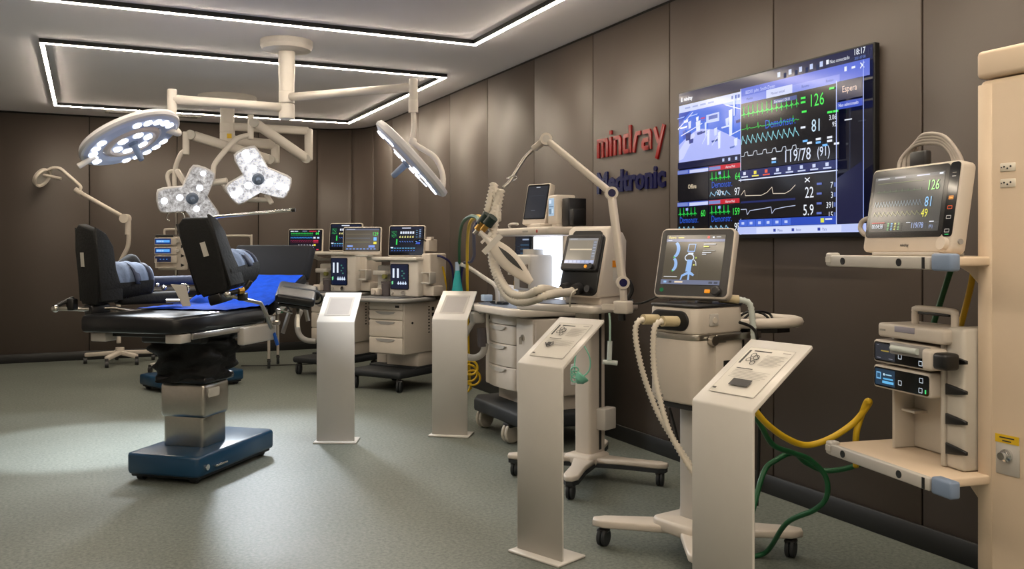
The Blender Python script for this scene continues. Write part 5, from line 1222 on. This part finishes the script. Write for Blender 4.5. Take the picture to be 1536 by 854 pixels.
# infusion pump rack on the lower shelf
r0 = XLo @ Vector((-.265, .16, .016))
m = thing('infusion_pump_rack', 'infusion pump docking rack with two pumps on the lower shelf by the column', 'pump rack', tuple(r0), SA)
RK = M('rack_white', (196, 190, 180), .45)
obj('rack_back', MB().box((-.02, .11, .24), (.30, .05, .48), .01), RK, m)
obj('rack_side', MB().box((.125, .05, .24), (.02, .16, .48), .006), RK, m); obj('rack_side', MB().box((-.155, .06, .24), (.015, .12, .48), .005), RK, m)
sd = obj('rack_tower', MB().box((.175, .06, .25), (.08, .17, .50), .012), RK, m)
for k in range(4): obj('socket_clip', MB().prism([(.0, -.02), (.045, -.014), (.09, -.006), (.09, .006), (.045, .014), (.0, .02)], -.036, -.024, 'xz', .003, None, Matrix.Translation((.145, 0, .07 + k * .105))), BLACK, sd)
for k in range(8): obj('speaker_slot', MB().box((.108, .083, .13 + k * .012), (.03, .004, .004)), BLACK, m)
obj('rack_ledge', MB().box((-.12, .06, .15), (.08, .06, .008)), RK, m)
tp = obj('rack_top', MB().box((-.0, .03, .465), (.33, .18, .055), .012, 3), CREAM, m)
obj('top_light', MB().box((-.02, -.06, .475), (.10, .006, .022), .002), M('lilac_grey', (150, 146, 160), .4), tp)
obj('top_print', MB().box((-.135, -.0605, .465), (.03, .002, .007)), INKG, tp)
hn = obj('carry_handle', MB().tube(cr([(-.075, .03, .49), (-.075, .03, .535), (-.06, .03, .55), (.10, .03, .55), (.115, .03, .535), (.115, .03, .49)], 5), .013, 10), CREAM, m)
obj('handle_grip', MB().box((.02, .03, .536), (.15, .018, .012), .004), BLACK, hn)
def pump(z, label, open_):
    p_ = thing('infusion_pump', label, 'infusion pump', tuple(ML2 @ Vector((-.03, -.03, z))), SA, 'infusion pumps docked in the rack')
    h_ = obj('housing', MB().prism(rrect(-.15, 0, .145, .082, .014), -.035, .10, 'xz', .006), CREAM, p_)
    obj('front_glass', MB().prism(rrect(-.142, .007, .137, .075, .010), -.0375, -.032, 'xz', 0), GLASSB, h_)
    s_ = Screen(.105, .058, x0=-.135, z0=.012, y=-.0378)
    if open_:
        s_.rect(0, 0, 1, 1, (44, 46, 52)); s_.rect(.3, .4, .7, .48, (150, 130, 60)); s_.rect(.1, .08, .2, .12, (120, 120, 130)); s_.rect(.8, .08, .92, .12, (120, 120, 130)); s_.rect(.1, .86, .3, .9, (120, 120, 130)); s_.rect(.7, .86, .9, .9, (120, 120, 130))
    else:
        s_.rect(0, 0, 1, 1, (30, 52, 72)); s_.rect(.06, .2, .3, .65, (110, 170, 215)); s_.rect(.1, .28, .26, .56, (40, 80, 110)); s_.rect(.42, .25, .5, .38, (200, 225, 240)); s_.rect(.54, .28, .85, .35, (150, 195, 220)); s_.rect(.42, .52, .92, .62, (90, 170, 220)); s_.rect(.38, .70, .95, .86, (100, 180, 230))
    obj('display', s_.mb, None, h_, fix=False)
    for u, v_ in ((.08, .62), (.72, .78)) + (() if open_ else ((.74, .28),)):
        s_ = Screen(.16, .068, x0=-.025, z0=.007, y=-.0378); s_.line([(u, v_ - .11), (u + .10, v_ - .11), (u + .10, v_ + .11), (u, v_ + .11), (u, v_ - .11)], .03, (205, 215, 225))
        obj('key', s_.mb, None, h_, fix=False)
    s_ = Screen(.16, .068, x0=-.025, z0=.007, y=-.0378); s_.rect(.9, .70, .94, .90, (70, 220, 120)); obj('indicator', s_.mb, None, h_, fix=False)
    if open_:
        obj('syringe_bay', MB().box((.045, -.02, .060), (.19, .05, .040), .004), GREYP, h_)
        obj('syringe', MB().cyl((-.03, -.05, .062), (.10, -.05, .062), .011, 14), M('clear_white_plastic', (196, 204, 200), .25), h_)
        c_ = obj('syringe_driver', MB().box((.175, -.045, .045), (.05, .07, .07), .012, 3), CREAM, h_)
        obj('driver_cap', MB().box((.225, -.045, .045), (.06, .062, .055), .012, 3), BLACK, h_)
    else:
        obj('door_slot', MB().box((.146, .03, .05), (.004, .02, .006)), BLACK, h_)
    return p_
ML2 = rotz(SA, tuple(r0))
m.scale = (1, 1, .93)
pump(.314, 'upper infusion pump with syringe driver and dark display in the rack', True)
pump(.223, 'lower infusion pump with glowing blue display in the rack', False)
# gas hoses from the column
def hose(name, pts, r, mat, label, group=None, n=8): return single(name, MB().tube(cr(pts, n), r, 10), mat, label, 'hose', group)
hose('gas_hose', [P(1434, 386, 3.35), P(1424, 412, 3.35), P(1411, 452, 3.35), P(1400, 490, 3.35), P(1392, 560, 3.38), P(1390, 640, 3.4)], .011, GRN, 'green gas hose hanging behind the infusion pump rack')
hose('gas_hose', [P(1462, 395, 3.15), P(1456, 430, 3.15), P(1446, 470, 3.15), P(1435, 510, 3.15), P(1420, 570, 3.2), P(1410, 640, 3.25)], .011, YEL, 'yellow gas hose slanting down behind the pump rack tower')
hose('gas_hose', [P(1104, 580, 3.32), P(1128, 610, 3.35), P(1150, 636, 3.4), P(1180, 658, 3.5), P(1210, 668, 3.55), P(1245, 658, 3.55), P(1280, 635, 3.55), P(1302, 608, 3.52), P(1303, 602, 3.5), P(1299, 606, 3.52), P(1290, 630, 3.55), P(1284, 655, 3.55), P(1284, 700, 3.6)], .0125, YEL, 'yellow gas hose sagging between nearest stand and pump shelf')
hose('gas_hose', [P(1126, 612, 3.45), P(1142, 640, 3.5), P(1160, 668, 3.55), P(1190, 680, 3.6), P(1215, 690, 3.62), P(1238, 715, 3.62), P(1240, 745, 3.62), P(1222, 765, 3.66), P(1180, 785, 3.78), P(1150, 828, 4.02), P(1120, 836, 4.03)], .011, GRN, 'dark green gas hose dropping to the floor behind nearest stand')
hose('gas_hose', [P(1128, 770, 3.5), P(1146, 708, 3.60), P(1165, 690, 3.62), P(1190, 680, 3.66), P(1208, 694, 3.7), P(1235, 706, 3.7), P(1265, 704, 3.66), P(1295, 695, 3.6)], .011, GRN, 'looped green gas hose under the pump shelf')
# ================================================================== bent acrylic information stands
def kiosk(A, d, label, prt, run=.30, zf=.87, zt=1.06, w=.27, lit=False):
    """A = front top corner at the left end, d = direction the slope climbs (away from the front)"""
    d = Vector((d[0], d[1], 0)).normalized(); a = math.atan2(d.y, d.x) - PI / 2     # local +y = d
    xl = Vector((math.cos(a), math.sin(a), 0)); o = Vector((A[0], A[1], 0)) + xl * (w / 2)
    t = thing('information_stand', label, 'information stand', (o.x, o.y, 0), a, 'white acrylic information stands')
    th = .012; L = math.hypot(run, zt - zf); ny, nz = -(zt - zf) / L, run / L
    out = [(0, .012), (0, zf - .012), (.004, zf), (run, zt)]
    inn = [(run - ny * th, zt - nz * th), (.014, zf - .012), (th, zf - .03), (th, .012)]
    obj('bent_panel', MB().prism(out + inn, -w / 2, w / 2, 'yz', .002), ACRYL, t)
    obj('foot_plate', MB().box((0, .05, .006), (w + .035, .19, .012), .003, 1), ACRYL, t)
    X = Matrix.Translation((0, .0, zf)) @ Matrix.Rotation(-(PI / 2 - math.atan2(zt - zf, run)), 4, 'X')
    s = Screen(w * .74, L * .72, X=X, z0=L * .15, y=-.001)
    if prt:
        s.rect(0, 0, 1, 1, PAPER); s.line([(0, 0), (1, 0), (1, 1), (0, 1), (0, 0)], .006, INKG)
        s.rect(.05, .06, .10, .36, INK)
        s.rect(.16, .06, .55, .085, INK); s.rect(.78, .05, .95, .07, INKG)
        for k in range(9): s.rect(.50, .14 + .028 * k, .95 - .05 * (k % 3), .148 + .028 * k, INKG)
        for u, v, r_ in ((.24, .17, .05), (.34, .22, .06), (.22, .28, .05), (.36, .34, .05)):
            s.line([(u + r_ * math.cos(q), v + r_ * .8 * math.sin(q)) for q in [2 * PI * k / 8 for k in range(9)]], .012, INK)
        s.line([(.2, .2), (.3, .32), (.42, .25), (.3, .16)], .012, INK)
        s.rect(.14, .47, .5, .485, INK)
        for k in range(6): s.rect(.14, .52 + .03 * k, .92 - .07 * (k % 2), .527 + .03 * k, INKG)
        if prt == 2: s.rect(.30, .70, .72, .84, INK)
        else: s.line([(.15, .62), (.3, .74), (.42, .66), (.34, .58)], .02, INK); s.rect(.22, .60, .34, .70, INK)
        s.rect(.05, .92, .13, .955, INK)
    else:
        s.rect(.02, .05, .98, .95, M('pale_print', (170, 165, 160), .35)); s.rect(.10, .12, .90, .88, M('pale_print_grey', (152, 148, 145), .35))
    obj('printed_sheet', s.mb, None, t, fix=False)
    return t
kiosk((1.488, 6.42), (.44, .9), 'slim white information stand with blank sloped face beside the operating table', 0)
kiosk((2.32, 6.30), (.6, .8), 'slim white information stand in front of the drawer machine with teal bag', 0)
kiosk((1.793, 3.737), (.93, .36), 'white information stand with printed diagram sheet in front of the pole cart ventilator', 1)
kiosk((1.907, 2.567), (.99, .15), 'nearest and widest white information stand, covering part of the swivel screen ventilator', 2)
# ================================================================== mobile examination lamp by the back wall
TE = 10.8
c = WXY(180, TE)
t = thing('examination_lamp', 'cream mobile examination lamp with jointed arm against the back wall', 'lamp', (c[0], c[1], 0))
bp = Vector((c[0], c[1], .14))
obj('base_hub', MB().cyl((c[0], c[1], .11), (c[0], c[1], .20), .05, 18), CREAM, t, True)
for k, (px, py) in enumerate(((128, 546), (160, 552), (205, 548), (232, 540), (172, 536))):
    dd_ = (CAMH - .0) * FPX / (py - HOR); w = WXY(px, dd_); v = Vector((w[0] - c[0], w[1] - c[1], 0))
    if v.length > .46: v *= .46 / v.length
    lg = obj('leg', MB().bar(bp, bp + v + Vector((0, 0, -.035)), .06, .05, None, None, .012), CREAM, t, True)
    q = bp + v
    obj('caster', MB().cyl((q.x - .02, q.y, .04), (q.x + .02, q.y, .04), .04, 14).box((q.x, q.y, .08), (.04, .03, .05), .005), DARK, t, True)
obj('pole', MB().tube(cr([P(178, 515, TE), P(178, 480, TE), P(178, 430, TE), P(178, 402, TE), P(184, 386, TE), P(191, 372, TE), P(193, 360, TE), P(193, 346, TE)], 6), .025, 12), CREAM, t, True)
obj('pole_sleeve', MB().cyl(P(192, 352, TE), P(192, 330, TE), .034, 16), CREAM, t, True)
obj('joint', MB().cyl(P(188, 328, TE) + FV * .05, P(188, 328, TE) - FV * .05, .055, 22), CREAM, t, True)
obj('arm', MB().tube([P(186, 326, TE), P(115, 286, TE)], .024, 12), CREAM, t, True)
obj('arm_tip', MB().cyl(P(122, 290, TE), P(113, 284, TE), .03, 14), CREAM, t, True)
obj('gooseneck', MB().tube(cr([P(118, 287, TE), P(121, 281, TE), P(115, 274, TE), P(100, 261, TE), P(90, 253, TE), P(80, 252, TE), P(72, 255, TE)], 6), .02, 10), CREAM, t, True)
hc = P(62, 266, TE); n_ = CAMV(.75, -.45, .1)
hd = obj('lamp_head', MB().lathe([(0, -.03), (.07, -.035), (.115, -.02), (.125, .01), (.12, .035), (.10, .03), (.09, .0), (0, -.005)], hc, n_, 30), CREAM, t, True)
obj('reflector', MB().lathe([(0, .0), (.088, .005), (.088, .012), (0, .008)], hc, n_, 26), LGREY, hd, True)
obj('lamp_handle', MB().cyl(hc + n_ * .02 + UV_ * .04, P(92, 268, TE), .018, 12), CREAM, t, True)

# ================================================================== infusion pump stack on a stand, far back
TI = 10.2
c = WXY(256, TI)
t = thing('infusion_stand', 'infusion stand with stacked pumps glowing blue behind the operating table', 'infusion stand', (c[0], c[1], 0), -YAW)
obj('pole', MB().cyl((.06, 0, .08), (.06, 0, 1.80), .012, 12), STEEL, t)
for k in range(5):
    a = 2 * PI * k / 5; x, y = .06 + .28 * math.cos(a), .28 * math.sin(a)
    obj('leg', MB().bar((.06, 0, .11), (x, y, .09), .035, .03, None, None, .006), LGREY, t); obj('caster', MB().cyl((x - .015, y, .035), (x + .015, y, .035), .035, 12).box((x, y, .075), (.03, .03, .03)), DARK, t)
for sx in (-1, 1): obj('hook', MB().tube(cr([(.06, 0, 1.79), (.06 + sx * .05, 0, 1.80), (.06 + sx * .09, 0, 1.77), (.06 + sx * .10, 0, 1.72), (.06 + sx * .07, 0, 1.70)], 4), .009, 8), CHROME, t)
rk = obj('rack', MB().box((.11, .0, 1.345), (.13, .12, .40), .01).box((-.03, .02, 1.345), (.20, .10, .40), .008), CREAM, t)
obj('rack_cap', MB().box((.0, -.045, 1.53), (.30, .03, .03), .006), DARK, rk)
obj('handle', MB().tube(cr([(-.07, 0, 1.54), (-.07, 0, 1.59), (-.05, 0, 1.605), (.08, 0, 1.605), (.10, 0, 1.59), (.10, 0, 1.54)], 4), .012, 8), CREAM, t)
for k in range(4): obj('socket_clip', MB().prism([(.14, -.02), (.18, 0), (.14, .02)], -.066, -.058, 'xz', 0, None, Matrix.Translation((0, 0, 1.20 + k * .105))), BLACK, rk)
obj('tray', MB().box((-.02, -.04, 1.175), (.22, .14, .012)).box((-.125, -.04, 1.225), (.012, .14, .10)), CREAM, rk)
for k, z in enumerate((1.425, 1.32, 1.225)):
    p_ = obj('pump', MB().prism(rrect(-.15, z, .10, z + .085, .01), -.09, .02, 'xz', .004), CREAM, t)
    s = Screen(.18, .062, x0=-.142, z0=z + .012, y=-.0915)
    if k < 2:
        s.rect(0, 0, 1, 1, (14, 50, 110)); s.rect(.08, .25, .92, .7, (90, 170, 245)); s.text('Mindray' if False else '00 00 00', .12, .65, .3, (225, 240, 255), wmax=.75)
    else: s.rect(0, 0, 1, 1, (10, 22, 50)); [s.rect(.3 + .2 * q, .45, .38 + .2 * q, .58, (70, 130, 220)) for q in range(3)]
    obj('pump_screen', s.mb, None, p_, fix=False)
    if k < 2: obj('syringe_lever', MB().cyl((.10, -.05, z + .04), (.23, -.05, z + .04), .008, 10).cyl((.11, -.09, z + .045), (.11, -.07, z + .045), .018, 12), LGREY, p_)

# ================================================================== tubular trolley behind the table
TT = 10.6
t = thing('tube_trolley', 'cream tubular trolley frame on casters behind the operating table', 'trolley', tuple(WXY(372, TT)) + (0,), -YAW)
Rt = rotz(-YAW, tuple(WXY(372, TT)) + (0,)).inverted()
def LT(px, py, d=TT): return Rt @ P(px, py, d)
obj('push_bar', MB().tube(cr([LT(338, 470), LT(338, 362), LT(339, 356), LT(344, 354), LT(371, 354), LT(376, 356), LT(377, 362), LT(377, 470)], 5), .014, 10), CREAM, t)
obj('deck', MB().box((.0, .0, .62), (.7, .5, .03), .008), CREAM, t)
for x in (-.28, .30):
    for y in (-.2, .2):
        obj('leg', MB().cyl((x, y, .10), (x, y, .62), .016, 12), CREAM, t); caster(t, x, y, .05, .03, .3)

# ================================================================== gas hoses by the tall anaesthesia machine
TH_ = 6.98
G3 = 'coloured gas hoses beside the tall anaesthesia machine'
def hose3(mat, label, mid, c0, c1):
    t = thing('gas_hose', label, 'hose', tuple(mid[-1]), 0, G3)
    obj('hose', MB().tube(cr(mid, 8), .0115, 10), mat, t, True)
    obj('connector', MB().cyl(c0, c0 + (c1 - c0) * .45, .018, 14), BRASS, t, True)
    obj('grip', MB().cyl(c0 + (c1 - c0) * .45, c1, .03, 16), M('dark_green_grip', (16, 38, 34), .5), t, True)
    obj('tip', MB().cyl(c0, c0 - (c1 - c0) * .35, .008, 10), STEEL, t, True)
hose3(GRN, 'green gas hose curving up beside the tall anaesthesia machine', [P(718, 336, 5.3), P(716, 327, 5.4), P(705, 325, 5.6), P(693, 337, 6.2), P(689, 365, 6.8), P(689, 400, 7.1), P(689, 470, 7.3), P(694, 560, 7.35), P(697, 588, 7.4)], P(718, 342, 5.15), P(732, 322, 5.12))
hose3(YEL, 'yellow gas hose curving up beside the tall anaesthesia machine', [P(722, 338, 5.3), P(721, 326, 5.4), P(713, 326, 5.7), P(704, 338, 6.2), P(701, 370, 6.7), P(701, 430, 7.1), P(702, 500, 7.3), P(704, 560, 7.4), P(706, 584, 7.42)], P(724, 346, 5.12), P(740, 326, 5.08))
hose3(NVH, 'navy gas hose curving beside the tall anaesthesia machine', [P(716, 334, 5.3), P(711, 345, 5.6), P(711, 370, 6.1), P(711, 384, 6.5), P(706, 393, 6.8), P(695, 397, 7.1), P(691, 430, 7.2), P(697, 500, 7.3), P(699, 586, 7.42)], P(715, 345, 5.16), P(728, 328, 5.15))
for k, (px, py, r_) in enumerate(((706, 552, .055), (709, 567, .06), (703, 560, .07))):
    mb = MB().ring(P(px, py, 7.15 + .03 * k), FV + UV_ * .1 * k, r_, .009, 28, 8)
    if k == 0: MBc = mb
    else: MBc.add(mb.v, mb.f, None, True)
MBc.tube(cr([P(706, 575, 7.2), P(704, 585, 7.22), P(700, 588, 7.25)], 4), .009, 8)
single('coiled_hose', MBc, YEL, 'yellow coiled hose hanging low beside the second slim stand', 'hose')
hose('power_cable', [P(362, 549, 10.6), P(390, 549, 10.62), P(420, 548, 10.65), P(452, 547, 10.6), P(470, 546, 10.7)], .006, BLACK, 'thin black cable lying on the floor below the arm board')
# black cable bundle from the machine with grey screened monitor
hose('gas_hose', [P(655, 384, 9.0), P(664, 386, 9.0), P(676, 396, 9.05), P(680, 420, 9.1), P(680, 470, 9.2), P(676, 560, 9.25)], .011, NVH, 'navy hose looping from the back of the grey screened machine')
hose('gas_hose', [P(664, 400, 9.05), P(668, 420, 9.1), P(670, 460, 9.2), P(670, 540, 9.25)], .010, YEL, 'yellow hose behind the grey screened anaesthesia machine')
# ventilator body leads on the wall side
hose('power_cable', [P(1004, 612, 4.35), P(1012, 640, 4.4), P(1024, 690, 4.5), P(1040, 740, 4.6)], .006, BLACK, 'black cable hanging under the swivel screen ventilator')
